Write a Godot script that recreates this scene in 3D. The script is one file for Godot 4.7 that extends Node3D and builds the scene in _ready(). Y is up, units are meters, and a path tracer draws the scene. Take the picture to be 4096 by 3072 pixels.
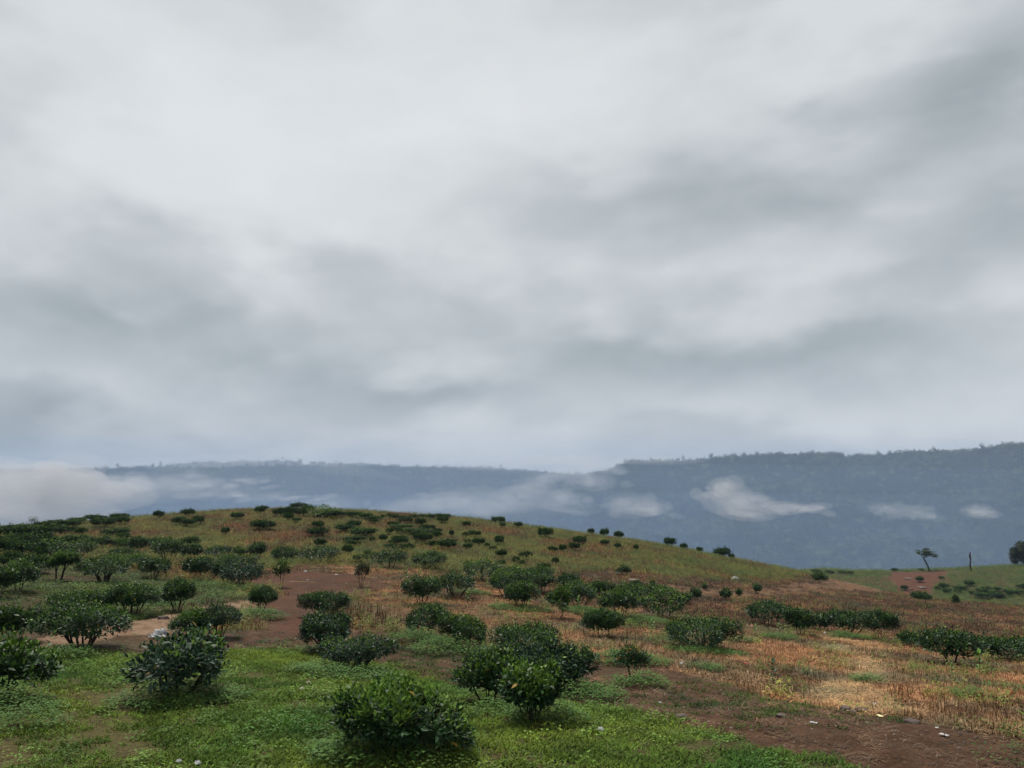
extends Node3D

const RELIEF := [Vector3(-2.046, 3.350, 0.029303), Vector3(-1.097, 3.054, 0.032696), Vector3(0.000, 2.945, 0.042407), Vector3(1.019, 3.064, 0.047334), Vector3(2.103, 3.497, 0.037381), Vector3(-1.693, 3.535, -0.026821), Vector3(-0.920, 3.342, -0.006085), Vector3(0.000, 3.307, 0.003063), Vector3(0.920, 3.462, -0.015736), Vector3(1.837, 3.836, -0.010539), Vector3(-1.854, 3.843, 0.011219), Vector3(-1.360, 3.704, 0.012374), Vector3(-0.773, 3.656, 0.001598), Vector3(-0.026, 3.762, -0.035771), Vector3(0.924, 3.943, -0.020197), Vector3(1.768, 4.400, -0.010090), Vector3(-1.863, 4.252, -0.000795), Vector3(-1.500, 4.158, -0.010652), Vector3(-1.116, 4.116, -0.006802), Vector3(-0.636, 4.165, -0.007188), Vector3(0.329, 4.232, 0.024097), Vector3(0.693, 4.376, 0.005137), Vector3(1.355, 4.838, -0.000037), Vector3(1.853, 5.236, 0.006272), Vector3(-1.870, 4.666, -0.020372), Vector3(-1.281, 4.536, 0.016482), Vector3(-0.816, 4.593, 0.004778), Vector3(-0.345, 4.679, -0.000560), Vector3(0.181, 4.796, -0.009598), Vector3(0.696, 5.025, 0.001075), Vector3(1.205, 5.520, -0.014835), Vector3(1.809, 6.110, -0.017421), Vector3(-1.877, 5.047, 0.020008), Vector3(-1.287, 5.098, -0.006650), Vector3(-0.785, 5.173, -0.018826), Vector3(-0.347, 5.193, 0.002018), Vector3(0.182, 5.363, -0.003704), Vector3(0.700, 5.686, 0.013447), Vector3(1.243, 6.267, 0.002314), Vector3(-1.883, 5.520, -0.007178), Vector3(-1.292, 5.595, 0.003744), Vector3(-0.788, 5.601, 0.012837), Vector3(-0.423, 5.610, 0.017693), Vector3(0.107, 5.821, 0.007775), Vector3(0.630, 6.196, -0.039681), Vector3(1.017, 6.645, 0.109436), Vector3(-1.890, 6.029, 0.007745), Vector3(-1.390, 6.158, -0.042309), Vector3(-0.967, 6.175, -0.031025), Vector3(-0.425, 6.176, -0.023379), Vector3(0.145, 6.384, -0.051638), Vector3(0.522, 6.521, 0.075323), Vector3(-1.941, 6.341, 0.022535), Vector3(-1.737, 6.411, 0.014346), Vector3(-1.572, 6.553, 0.044025), Vector3(-1.395, 6.704, 0.024665), Vector3(-1.141, 6.822, 0.009967), Vector3(-0.796, 6.855, 0.013187), Vector3(-0.427, 6.859, 0.003358), Vector3(-0.123, 6.866, 0.020651), Vector3(0.184, 6.801, 0.018351), Vector3(0.485, 6.749, -0.038523), Vector3(0.776, 6.758, -0.017302), Vector3(1.050, 6.779, 0.034769), Vector3(1.050, 6.597, -0.132867), Vector3(1.213, 6.789, 0.065817), Vector3(1.213, 6.631, 0.038831), Vector3(1.367, 6.826, 0.044552), Vector3(1.367, 6.641, -0.086238), Vector3(1.543, 6.825, 0.047491), Vector3(1.544, 6.634, -0.006388), Vector3(1.734, 6.835, -0.030284), Vector3(1.736, 6.667, 0.034941), Vector3(2.029, 6.894, 0.046668), Vector3(-2.130, 7.678, 0.075688), Vector3(-1.760, 7.528, 0.088456), Vector3(-1.318, 7.395, 0.124027), Vector3(-0.806, 7.293, 0.076948), Vector3(-0.241, 7.240, 0.071168), Vector3(0.341, 7.245, 0.103280), Vector3(0.791, 7.291, 0.075355), Vector3(1.074, 7.340, 0.050100), Vector3(1.400, 7.416, -0.008569), Vector3(1.777, 7.534, -0.009885), Vector3(2.188, 7.704, -0.077913), Vector3(-2.130, 6.883, -0.042805), Vector3(-1.966, 6.922, -0.045540), Vector3(-1.760, 6.896, -0.013309), Vector3(-1.592, 7.034, -0.069279), Vector3(-1.413, 7.155, -0.044706), Vector3(1.241, 7.152, -0.180053), Vector3(1.462, 7.209, -0.022759), Vector3(1.777, 7.310, -0.003492), Vector3(-2.130, 8.076, 0.017600), Vector3(-1.474, 7.835, -0.076446), Vector3(-0.806, 7.692, -0.107551), Vector3(-0.047, 7.633, -0.087182), Vector3(0.532, 7.658, -0.153023), Vector3(0.935, 7.712, -0.059134), Vector3(1.175, 7.759, 0.048321), Vector3(1.400, 7.814, -0.049833), Vector3(1.777, 7.932, 0.002450), Vector3(2.188, 8.103, 0.008239), Vector3(1.017, 8.214, 0.450997), Vector3(1.215, 8.255, -0.151617), Vector3(1.463, 8.319, 0.019887), Vector3(1.746, 8.408, 0.058005), Vector3(2.157, 8.575, 0.073423), Vector3(-2.130, 8.612, -0.060945), Vector3(-1.474, 8.371, -0.071931), Vector3(-0.806, 8.228, -0.007824), Vector3(-0.047, 8.170, 0.036070), Vector3(0.532, 8.195, -0.185179), Vector3(-2.130, 9.036, 0.030452), Vector3(-1.155, 8.715, 0.052505), Vector3(-0.047, 8.593, 0.006752), Vector3(0.718, 8.639, -0.020850), Vector3(1.241, 8.734, -0.028518), Vector3(1.777, 8.892, -0.083931), Vector3(2.188, 9.063, -0.000431), Vector3(0.000, 2.049, -0.032651), Vector3(-1.595, 2.196, -0.025922), Vector3(1.595, 2.196, -0.030669)]
const RELIEF_PLANE := Vector3(-0.085070, 0.003169, 0.085962)
const NEAR_BUSHES := [
	[-0.91, -6.62, 1.21, 0.51, "dome", "big round tea bush in the foreground lawn, bright new shoots on top", {"hero": 1, "leaf": 0.085, "flush": 0.5, "stems": 6}],
	[-3.49, -8.41, 1.27, 0.62, "open", "sprawling large-leaved tea bush on the lawn in front of the white plastic bag", {"hero": 1, "leaf": 0.11, "flush": 0.12, "stems": 7, "blue": 1}],
	[0.19, -7.63, 0.63, 0.50, "vase", "tea bush with yellow-green shoots at the front of the trio on the lawn edge", {"hero": 1, "leaf": 0.085, "flush": 0.5, "stems": 8}],
	[-0.25, -8.95, 0.74, 0.52, "vase", "tea bush at the left of the trio on the lawn edge, dark stems showing", {"hero": 1, "leaf": 0.08, "flush": 0.2, "stems": 6}],
	[0.48, -9.90, 1.09, 0.52, "table", "wide blue-green tea bush at the back of the trio on the lawn edge", {"hero": 1, "leaf": 0.08, "flush": 0.08, "stems": 7, "blue": 1}],
	[-6.52, -12.14, 1.48, 0.66, "vase", "wide dark tea bush with twisted low branches beside the sandy path", {"hero": 1, "leaf": 0.085, "flush": 0.2, "stems": 8}],
	[-7.80, -12.48, 0.78, 0.52, "vase", "dark tea bush cut by the left edge just across the end of the sandy path", {"hero": 1, "leaf": 0.09, "flush": 0.15, "stems": 6}],
	[-5.31, -8.51, 0.86, 0.56, "open", "large-leaved tea bush at the left edge, overgrown by pale green weeds", {"hero": 1, "leaf": 0.12, "flush": 0.3, "stems": 5}],
	[-2.19, -11.12, 1.12, 0.50, "loose", "thin-leaved tea bush with many bare upright stems on the middle of the lawn", {"hero": 1, "leaf": 0.07, "flush": 0.18, "stems": 14, "blue": 1}],
	[-3.01, -12.93, 0.97, 0.64, "vase", "umbrella-shaped tea bush on one thick dark trunk at the lawn's upper edge", {"hero": 1, "leaf": 0.075, "flush": 0.12, "stems": 2, "thick": 1, "blue": 1}],
	[-4.25, -18.14, 1.21, 0.55, "table", "flat tea bush on the bare soil just behind the thick-trunked umbrella bush", {"hero": 1, "leaf": 0.075, "flush": 0.15, "stems": 5}],
	[-0.86, -14.39, 0.93, 0.63, "dome", "dense upright tea bush standing in leafy weeds between straw and lawn", {"hero": 1, "leaf": 0.075, "flush": 0.25, "stems": 7}],
	[-1.74, -16.05, 1.01, 0.60, "vase", "tea bush with one bare branch stretching out to the left over brown soil", {"hero": 1, "leaf": 0.075, "flush": 0.12, "stems": 5}],
	[0.25, -13.47, 1.41, 0.45, "table", "long low tea bush behind the trio, dry straw at its back", {"hero": 1, "leaf": 0.08, "flush": 0.2, "stems": 8}],
	[1.91, -16.65, 0.91, 0.56, "vase", "small tea bush held up on two bare slanting stems in dry straw", {"hero": 1, "leaf": 0.075, "flush": 0.12, "stems": 2}],
	[1.67, -11.07, 0.50, 0.47, "sapling", "thin upright shrub with a few orange leaves at the edge of the dirt road", {"hero": 1, "leaf": 0.07, "flush": 0.1, "stems": 6, "orange": 1}],
	[3.71, -15.63, 1.72, 0.60, "vase", "wide tea bush with fanned bare stems alone in the middle of the straw", {"hero": 1, "leaf": 0.08, "flush": 0.2, "stems": 12}],
	[-5.54, -13.85, 0.85, 0.45, "vase", "small yellow-green tea bush on a forked trunk beside the sandy path", {"hero": 1, "leaf": 0.07, "flush": 0.45, "stems": 4}],
	[-5.09, -13.84, 0.77, 0.59, "loose", "taller thin-stemmed tea bush just behind the small yellow-green forked one", {"hero": 1, "leaf": 0.07, "flush": 0.12, "stems": 7, "blue": 1}],
	[-7.89, -16.47, 1.22, 0.63, "vase", "bushy dark tea bush behind the sandy path, right of the low overlapping one", {"hero": 1, "leaf": 0.08, "flush": 0.2, "stems": 6}],
	[-7.45, -17.62, 0.81, 0.66, "vase", "tea bush on a bundle of straight dark trunks, left of the bare clearing", {"hero": 1, "leaf": 0.075, "flush": 0.15, "stems": 7}],
	[-8.93, -16.65, 1.52, 0.43, "table", "low pale-topped tea bush seen over the wide dark one by the path", {"hero": 1, "leaf": 0.08, "flush": 0.25, "stems": 6}],
	[-5.99, -18.93, 0.76, 0.55, "vase", "vase-shaped tea bush with weeds at its foot by the red clearing", {"hero": 1, "leaf": 0.065, "flush": 0.15, "stems": 8}],
	[-1.14, -30.37, 1.76, 0.70, "dome", "big light green tea bush at the upper end of the middle clump", {"flush": 0.3}],
	[-1.76, -24.86, 1.40, 0.64, "vase", "tea bush with straight bare stems in straw beside a white scrap", {"flush": 0.12, "stems": 7}],
	[-2.59, -22.50, 1.06, 0.64, "vase", "tea bush with drooping light leaves at the lower left of the middle clump", {"flush": 0.2}],
	[-0.17, -26.03, 1.18, 0.70, "vase", "rounded yellow-green tea bush in the heart of the middle clump", {"flush": 0.3}],
	[0.28, -22.87, 0.96, 0.61, "vase", "tea bush with a leaning dark trunk at the lower front of the middle clump", {"flush": 0.22}],
	[0.91, -27.98, 1.21, 0.59, "dome", "dark green tea bush right of the rounded yellow-green one in the clump", {}],
	[1.18, -33.18, 1.16, 0.38, "table", "small spiky-topped tea bush at the back of the middle clump", {}],
	[0.10, -32.25, 1.16, 0.40, "table", "flat light-topped tea bush just right of the clump's big light green one", {"flush": 0.3}],
	[1.27, -21.06, 0.68, 0.67, "umb", "little umbrella-shaped tea tree with a single thin trunk in straw", {"flush": 0.35, "stems": 1}],
	[2.21, -30.82, 1.04, 0.44, "dome", "dark clipped tea bush at the clump's far side, next to the bare tracks", {"flush": 0.08}],
	[2.07, -24.59, 1.29, 0.62, "vase", "tea bush with a shaded trunk at the left end of the overlapping row", {"flush": 0.25}],
	[3.28, -29.01, 0.94, 0.41, "table", "low tea bush peeping over the left end of the overlapping row", {}],
	[2.93, -21.73, 1.05, 0.68, "vase", "tea bush on a stout leaning trunk in the middle of the overlapping row", {"flush": 0.25, "stems": 3}],
	[4.19, -28.21, 1.00, 0.45, "table", "flat tea bush behind the stout leaning trunk one", {"flush": 0.2}],
	[5.29, -29.11, 1.38, 0.44, "table", "long flat tea bush at the back of the overlapping row", {"flush": 0.25}],
	[4.48, -23.39, 1.47, 0.67, "dome", "largest light green domed tea bush at the right end of the overlapping row", {"flush": 0.4}],
	[6.28, -29.24, 0.68, 0.30, "small", "low dark tea bush at the far right tip of the overlapping row", {}],
	[7.79, -24.31, 1.45, 0.62, "dome", "dark rounded tea bush at the left of the three on the brown slope", {"flush": 0.1}],
	[7.84, -21.59, 0.78, 0.61, "vase", "middle tea bush of the three on the brown slope, its trunk in view", {"flush": 0.15}],
	[9.43, -24.37, 0.71, 0.45, "small", "small low tea bush tucked between two larger ones on the brown slope", {}],
	[9.89, -23.29, 1.31, 0.59, "table", "flat-topped tea bush, left half of the joined pair on the brown slope", {"flush": 0.12}],
	[10.92, -23.60, 0.94, 0.61, "vase", "narrow tea bush, right half of the joined pair on the brown slope", {"flush": 0.12}],
	[10.71, -21.52, 0.58, 0.28, "small", "little low tea bush in straw, left of the lone dark one", {}],
	[9.09, -16.56, 1.18, 0.58, "vase", "lone dark tea bush with a sharp base on the right-hand straw", {"flush": 0.08}],
	[11.43, -18.43, 1.17, 0.39, "table", "low dark tea bush cut by the right edge of the straw field", {"flush": 0.1}],
	[-10.47, -26.22, 0.96, 0.66, "vase", "tea bush on a forked trunk with a pale foot, left of the clearing", {"stems": 3}],
	[-10.54, -29.56, 1.94, 0.57, "table", "wide light-topped tea bush behind the grey-green one left of the clearing", {"flush": 0.25}],
	[-9.92, -26.73, 0.49, 0.51, "vase", "narrow tea bush squeezed between two wide ones left of the clearing", {}],
	[-8.67, -25.35, 1.34, 0.65, "dome", "grey-green heavy-leaved tea bush at the left rim of the clearing", {"flush": 0.06, "blue": 1}],
	[-7.48, -25.61, 0.46, 0.74, "sapling", "slender young tea plant with a leafy head alone on the red clearing", {"flush": 0.35, "stems": 3}],
	[-5.09, -26.71, 0.47, 0.75, "sapling", "scraggly olive-leaved sapling at the right rim of the red clearing", {"stems": 5, "dry": 1}],
	[-5.19, -33.27, 1.64, 0.69, "dome", "large dark domed tea bush at the hill foot, left one of the two", {"flush": 0.12}],
	[-3.55, -33.87, 1.46, 0.60, "dome", "broad tea bush at the hill foot, right one of the two, with bright top", {"flush": 0.25}],
	[-14.34, -32.76, 1.26, 0.83, "vase", "bright-topped tea bush with short stems at the end of the hedge row", {"flush": 0.3}],
	[-13.90, -34.14, 1.00, 0.65, "vase", "tea bush with a thick single trunk next to the bright-topped one", {"stems": 2}],
	[-13.94, -37.29, 1.30, 0.44, "loose", "thin grey-green tea bush in the foot row, straw in front", {"blue": 1}],
	[-13.10, -37.78, 0.68, 0.40, "small", "small light green tea bush in the foot row between two dark ones", {"flush": 0.3}],
	[-11.80, -36.30, 0.91, 0.61, "vase", "dark upright tea bush in the foot row, tan grass beside it", {}],
	[-10.21, -35.10, 1.23, 0.62, "dome", "rounded tea bush in the foot row above the clearing's straw rim", {"flush": 0.15}],
	[-8.62, -35.27, 1.94, 0.54, "table", "wide thin tea bush, last in the foot row above the tall tan grass", {"flush": 0.12}],
	[-6.89, -35.61, 0.62, 0.25, "small", "low weedy tea bush in tall tan grass at the hill foot", {"flush": 0.2}],
	[-7.10, -38.92, 0.48, 0.28, "small", "small dark tea bush touching the large domed one at the hill foot", {}],
	[-13.28, -23.17, 0.88, 0.78, "umb", "tree-like tea bush with two thick trunks and a bright crown", {"flush": 0.4, "stems": 2, "thick": 1}],
	[-17.52, -31.42, 1.71, 0.68, "vase", "broad spreading tea bush with slanting branches to the right, upper left slope", {"flush": 0.3, "stems": 4}],
	[-12.26, -23.73, 1.71, 0.62, "vase", "broad dark tea bush on paired trunks beside the tree-like one", {"flush": 0.2, "stems": 3, "thick": 1}],
	[-14.84, -30.06, 1.95, 0.37, "table", "bright flat tea bush right behind the paired-trunk one", {"flush": 0.4}],
	[-17.23, -34.66, 1.28, 0.32, "small", "low grey-leaved tea bush behind the bright flat one", {"blue": 1}],
	[-11.77, -25.97, 1.05, 0.55, "vase", "shaded tea bush with low branches right of the paired-trunk one", {"flush": 0.15}],
	[-20.22, -38.90, 0.82, 0.43, "dome", "first dark bush of the short hedge row crossing the left slope", {}],
	[-19.43, -39.02, 0.90, 0.45, "dome", "second bush of the short hedge row, yellow-green and leafy", {"flush": 0.3}],
	[-17.65, -36.99, 0.84, 0.68, "vase", "third bush of the short hedge row, crooked stem below", {}],
	[-18.36, -40.63, 1.29, 0.46, "table", "fourth bush of the short hedge row, low and spreading", {}],
	[-12.37, -19.84, 0.96, 0.60, "vase", "front tea bush of the dense left thicket, trunk leaning right", {"flush": 0.2, "stems": 3}],
	[-12.08, -18.58, 0.69, 0.54, "vase", "pale-leaved tea bush at the left edge in front of the thicket", {"flush": 0.2}],
	[20.20, -51.81, 0.91, 0.54, "vase", "lone tea bush on the brown rise before the far green hill", {}],
	[22.20, -42.89, 1.06, 0.65, "umb", "two-headed tea bush on a short trunk at the brown field's far side", {"stems": 1}],
	[25.45, -45.46, 0.44, 0.52, "small", "narrow dark tea bush at the far right of the brown field", {}],
	[5.56, -39.32, 0.69, 0.37, "vase", "single bushy tea plant standing on the bare tracks below the hill", {"flush": 0.15}],
	[5.34, -33.71, 0.47, 0.25, "small", "squat dark tea bush behind the overlapping row, on the bare tracks", {}],
	[6.13, -34.47, 0.25, 0.25, "small", "tiny grey tea bush near the tracks, right of the squat one", {}],
	[7.17, -30.81, 0.47, 0.39, "vase", "small tea bush with a thin trunk left on the dark brown slope", {}],
	[8.89, -36.45, 0.23, 0.25, "small", "tiny bright green seedling bush on the dark brown slope", {"flush": 0.5}],
	[8.81, -32.66, 0.48, 0.37, "small", "low faded tea bush on the dark brown slope, second in line", {}],
	[9.99, -34.81, 0.28, 0.33, "small", "small dim tea bush on the dark brown slope, third in line", {}],
	[11.91, -38.42, 0.46, 0.36, "vase", "forked little tea bush on the dark brown slope, rightmost in line", {}],
]
const HILL_BUSHES := [
	[6.59, -65.33, 0.54, 0.47, "vase", "small upright tea bush, first from left on the hill's right shoulder"],
	[7.54, -63.78, 0.69, 0.59, "vase", "medium upright tea bush, second from left on the hill's right shoulder"],
	[8.64, -63.45, 0.65, 0.56, "vase", "medium upright tea bush, third from left on the hill's right shoulder"],
	[12.11, -60.28, 0.75, 0.64, "vase", "medium upright tea bush, fourth from left on the hill's right shoulder"],
	[13.26, -60.62, 0.48, 0.42, "vase", "small upright tea bush, fifth from left on the hill's right shoulder"],
	[14.49, -60.73, 0.47, 0.41, "vase", "small upright tea bush, sixth from left on the hill's right shoulder"],
	[16.29, -60.73, 1.03, 0.63, "table", "wide flat-topped tea bush, seventh from left on the hill's right shoulder"],
	[16.98, -60.77, 0.43, 0.38, "vase", "small upright tea bush, rightmost on the hill's right shoulder"],
	[-25.28, -55.90, 0.63, 0.43, "table", "medium flat-topped tea bush, first from left on the grassy hill's skyline"],
	[-23.92, -57.68, 0.80, 0.45, "table", "medium flat-topped tea bush, second from left on the grassy hill's skyline"],
	[-19.45, -60.13, 0.68, 0.48, "table", "medium flat-topped tea bush, third from left on the grassy hill's skyline"],
	[-20.42, -64.01, 0.66, 0.35, "table", "medium flat-topped tea bush, fourth from left on the grassy hill's skyline"],
	[-18.06, -66.24, 1.33, 0.48, "table", "very wide flat-topped tea bush, fifth from left on the grassy hill's skyline"],
	[-16.28, -62.35, 0.77, 0.46, "table", "medium flat-topped tea bush, sixth from left on the grassy hill's skyline"],
	[-7.74, -61.37, 0.57, 0.28, "table", "small flat-topped tea bush, seventh from left on the grassy hill's skyline"],
	[-7.11, -62.32, 0.61, 0.30, "table", "medium flat-topped tea bush, eighth from left on the grassy hill's skyline"],
	[-6.52, -62.63, 0.61, 0.30, "table", "medium flat-topped tea bush, ninth from left on the grassy hill's skyline"],
	[-5.77, -62.99, 1.36, 0.39, "table", "very wide flat-topped tea bush, tenth from left on the grassy hill's skyline"],
	[-1.17, -65.58, 1.08, 0.48, "table", "wide flat-topped tea bush, eleventh from left on the grassy hill's skyline"],
	[-0.86, -67.87, 0.56, 0.49, "vase", "small upright tea bush, twelfth from left on the grassy hill's skyline"],
	[-0.71, -61.03, 0.44, 0.33, "vase", "small upright tea bush, thirteenth from left on the grassy hill's skyline"],
	[0.54, -62.85, 0.52, 0.41, "vase", "small upright tea bush, rightmost on the grassy hill's skyline"],
	[-4.02, -52.09, 0.27, 0.37, "vase", "tiny upright tea bush, first from left on the hill's upper green side"],
	[-3.13, -52.57, 0.38, 0.30, "small", "tiny squat tea bush, second from left on the hill's upper green side"],
	[-3.47, -59.37, 0.58, 0.30, "table", "small flat-topped tea bush, third from left on the hill's upper green side"],
	[-3.48, -59.84, 0.55, 0.27, "table", "small flat-topped tea bush, fourth from left on the hill's upper green side"],
	[-2.61, -53.71, 0.77, 0.35, "table", "medium flat-topped tea bush, fifth from left on the hill's upper green side"],
	[2.45, -57.89, 1.01, 0.60, "table", "wide flat-topped tea bush, sixth from left on the hill's upper green side"],
	[4.03, -51.02, 0.63, 0.42, "table", "medium flat-topped tea bush, seventh from left on the hill's upper green side"],
	[4.74, -54.86, 0.87, 0.50, "table", "wide flat-topped tea bush, eighth from left on the hill's upper green side"],
	[6.56, -55.44, 0.57, 0.33, "table", "small flat-topped tea bush, ninth from left on the hill's upper green side"],
	[7.25, -53.87, 0.42, 0.34, "vase", "tiny upright tea bush, tenth from left on the hill's upper green side"],
	[8.40, -53.15, 0.38, 0.39, "vase", "tiny upright tea bush, rightmost on the hill's upper green side"],
	[-2.79, -49.22, 0.43, 0.29, "table", "small flat-topped tea bush, first from left on the hill's lower green side"],
	[-2.57, -45.88, 0.47, 0.30, "table", "small flat-topped tea bush, second from left on the hill's lower green side"],
	[-2.06, -48.57, 0.75, 0.41, "table", "medium flat-topped tea bush, third from left on the hill's lower green side"],
	[-1.52, -48.06, 0.37, 0.29, "small", "tiny squat tea bush, fourth from left on the hill's lower green side"],
	[-1.13, -46.55, 0.43, 0.25, "table", "small flat-topped tea bush, fifth from left on the hill's lower green side"],
	[-0.84, -50.51, 0.67, 0.45, "table", "medium flat-topped tea bush, sixth from left on the hill's lower green side"],
	[-0.52, -37.43, 0.44, 0.25, "table", "small flat-topped tea bush, seventh from left on the hill's lower green side"],
	[-0.56, -42.31, 0.52, 0.39, "vase", "small upright tea bush, eighth from left on the hill's lower green side"],
	[0.19, -39.56, 0.35, 0.33, "vase", "tiny upright tea bush, ninth from left on the hill's lower green side"],
	[0.51, -38.80, 0.26, 0.25, "vase", "tiny upright tea bush, tenth from left on the hill's lower green side"],
	[0.77, -43.23, 0.56, 0.36, "table", "small flat-topped tea bush, eleventh from left on the hill's lower green side"],
	[1.55, -37.73, 0.58, 0.25, "table", "medium flat-topped tea bush, twelfth from left on the hill's lower green side"],
	[2.57, -49.26, 0.51, 0.29, "table", "small flat-topped tea bush, thirteenth from left on the hill's lower green side"],
	[2.28, -41.23, 0.36, 0.33, "vase", "tiny upright tea bush, fourteenth from left on the hill's lower green side"],
	[3.20, -49.49, 0.43, 0.42, "vase", "small upright tea bush, rightmost on the hill's lower green side"],
	[-17.73, -48.36, 0.55, 0.40, "vase", "small upright tea bush, first from left on the hill's middle brownish face"],
	[-16.30, -51.10, 1.26, 0.55, "table", "very wide flat-topped tea bush, second from left on the hill's middle brownish face"],
	[-13.09, -52.73, 0.65, 0.36, "table", "medium flat-topped tea bush, third from left on the hill's middle brownish face"],
	[-12.10, -48.83, 1.05, 0.45, "table", "wide flat-topped tea bush, fourth from left on the hill's middle brownish face"],
	[-13.02, -52.48, 0.62, 0.37, "table", "medium flat-topped tea bush, fifth from left on the hill's middle brownish face"],
	[-10.92, -51.23, 1.00, 0.40, "table", "wide flat-topped tea bush, sixth from left on the hill's middle brownish face"],
	[-10.85, -53.66, 0.99, 0.39, "table", "wide flat-topped tea bush, seventh from left on the hill's middle brownish face"],
	[-9.37, -49.27, 1.57, 0.49, "table", "very wide flat-topped tea bush, eighth from left on the hill's middle brownish face"],
	[-8.02, -51.16, 0.45, 0.36, "vase", "small upright tea bush, ninth from left on the hill's middle brownish face"],
	[-7.51, -51.80, 0.59, 0.34, "table", "medium flat-topped tea bush, tenth from left on the hill's middle brownish face"],
	[-7.66, -54.21, 1.31, 0.29, "table", "very wide flat-topped tea bush, eleventh from left on the hill's middle brownish face"],
	[-6.33, -51.99, 1.76, 0.35, "table", "very wide flat-topped tea bush, twelfth from left on the hill's middle brownish face"],
	[-5.18, -53.93, 0.55, 0.25, "table", "small flat-topped tea bush, thirteenth from left on the hill's middle brownish face"],
	[-4.88, -50.92, 0.52, 0.38, "vase", "small upright tea bush, rightmost on the hill's middle brownish face"],
	[-17.55, -42.79, 0.75, 0.43, "table", "medium flat-topped tea bush, first from left on the hill's lower brownish face"],
	[-10.68, -43.68, 0.52, 0.36, "table", "small flat-topped tea bush, second from left on the hill's lower brownish face"],
	[-8.28, -39.57, 0.49, 0.40, "vase", "small upright tea bush, third from left on the hill's lower brownish face"],
	[-9.06, -44.35, 0.80, 0.29, "table", "medium flat-topped tea bush, fourth from left on the hill's lower brownish face"],
	[-9.37, -46.89, 0.99, 0.29, "table", "wide flat-topped tea bush, fifth from left on the hill's lower brownish face"],
	[-8.38, -47.02, 0.36, 0.31, "small", "tiny squat tea bush, sixth from left on the hill's lower brownish face"],
	[-7.82, -47.57, 0.44, 0.37, "vase", "small upright tea bush, seventh from left on the hill's lower brownish face"],
	[-6.78, -43.58, 0.67, 0.27, "table", "medium flat-topped tea bush, eighth from left on the hill's lower brownish face"],
	[-7.04, -46.27, 0.48, 0.25, "table", "small flat-topped tea bush, ninth from left on the hill's lower brownish face"],
	[-6.68, -46.66, 1.10, 0.45, "table", "wide flat-topped tea bush, tenth from left on the hill's lower brownish face"],
	[-5.78, -43.32, 0.67, 0.35, "table", "medium flat-topped tea bush, eleventh from left on the hill's lower brownish face"],
	[-5.44, -47.83, 0.96, 0.53, "table", "wide flat-topped tea bush, twelfth from left on the hill's lower brownish face"],
	[-4.53, -45.61, 0.52, 0.37, "vase", "small upright tea bush, thirteenth from left on the hill's lower brownish face"],
	[-3.78, -45.23, 0.93, 0.44, "table", "wide flat-topped tea bush, fourteenth from left on the hill's lower brownish face"],
	[-3.77, -47.60, 0.64, 0.32, "table", "medium flat-topped tea bush, rightmost on the hill's lower brownish face"],
	[-22.06, -51.77, 0.82, 0.44, "table", "wide flat-topped tea bush, first from left on the hill's upper brownish face"],
	[-21.19, -51.16, 0.84, 0.41, "table", "wide flat-topped tea bush, second from left on the hill's upper brownish face"],
	[-21.10, -52.52, 0.70, 0.45, "table", "medium flat-topped tea bush, third from left on the hill's upper brownish face"],
	[-19.54, -55.52, 0.80, 0.42, "table", "medium flat-topped tea bush, fourth from left on the hill's upper brownish face"],
	[-17.31, -58.02, 0.83, 0.51, "table", "wide flat-topped tea bush, fifth from left on the hill's upper brownish face"],
	[-16.02, -55.91, 0.63, 0.45, "table", "medium flat-topped tea bush, sixth from left on the hill's upper brownish face"],
	[-16.65, -58.68, 0.90, 0.55, "table", "wide flat-topped tea bush, seventh from left on the hill's upper brownish face"],
	[-15.19, -55.08, 0.57, 0.30, "table", "small flat-topped tea bush, eighth from left on the hill's upper brownish face"],
	[-15.85, -58.89, 0.85, 0.50, "table", "wide flat-topped tea bush, ninth from left on the hill's upper brownish face"],
	[-14.41, -58.38, 0.45, 0.30, "table", "small flat-topped tea bush, tenth from left on the hill's upper brownish face"],
	[-13.37, -58.05, 1.25, 0.54, "table", "very wide flat-topped tea bush, eleventh from left on the hill's upper brownish face"],
	[-12.78, -59.53, 0.49, 0.29, "table", "small flat-topped tea bush, twelfth from left on the hill's upper brownish face"],
	[-12.08, -59.64, 0.98, 0.37, "table", "wide flat-topped tea bush, thirteenth from left on the hill's upper brownish face"],
	[-11.07, -59.15, 0.88, 0.38, "table", "wide flat-topped tea bush, fourteenth from left on the hill's upper brownish face"],
	[-10.26, -57.74, 1.13, 0.35, "table", "wide flat-topped tea bush, fifteenth from left on the hill's upper brownish face"],
	[-9.92, -56.30, 0.49, 0.25, "table", "small flat-topped tea bush, sixteenth from left on the hill's upper brownish face"],
	[-9.90, -60.07, 0.40, 0.25, "table", "tiny flat-topped tea bush, seventeenth from left on the hill's upper brownish face"],
	[-9.48, -60.30, 0.40, 0.32, "vase", "tiny upright tea bush, eighteenth from left on the hill's upper brownish face"],
	[-8.43, -55.58, 0.69, 0.31, "table", "medium flat-topped tea bush, nineteenth from left on the hill's upper brownish face"],
	[-8.96, -59.69, 0.52, 0.31, "table", "small flat-topped tea bush, twentieth from left on the hill's upper brownish face"],
	[-8.09, -57.74, 0.65, 0.29, "table", "medium flat-topped tea bush, twenty-first from left on the hill's upper brownish face"],
	[-8.35, -60.41, 0.93, 0.25, "table", "wide flat-topped tea bush, twenty-second from left on the hill's upper brownish face"],
	[-7.65, -58.03, 0.51, 0.33, "table", "small flat-topped tea bush, twenty-third from left on the hill's upper brownish face"],
	[-6.69, -56.81, 0.70, 0.46, "table", "medium flat-topped tea bush, twenty-fourth from left on the hill's upper brownish face"],
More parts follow.
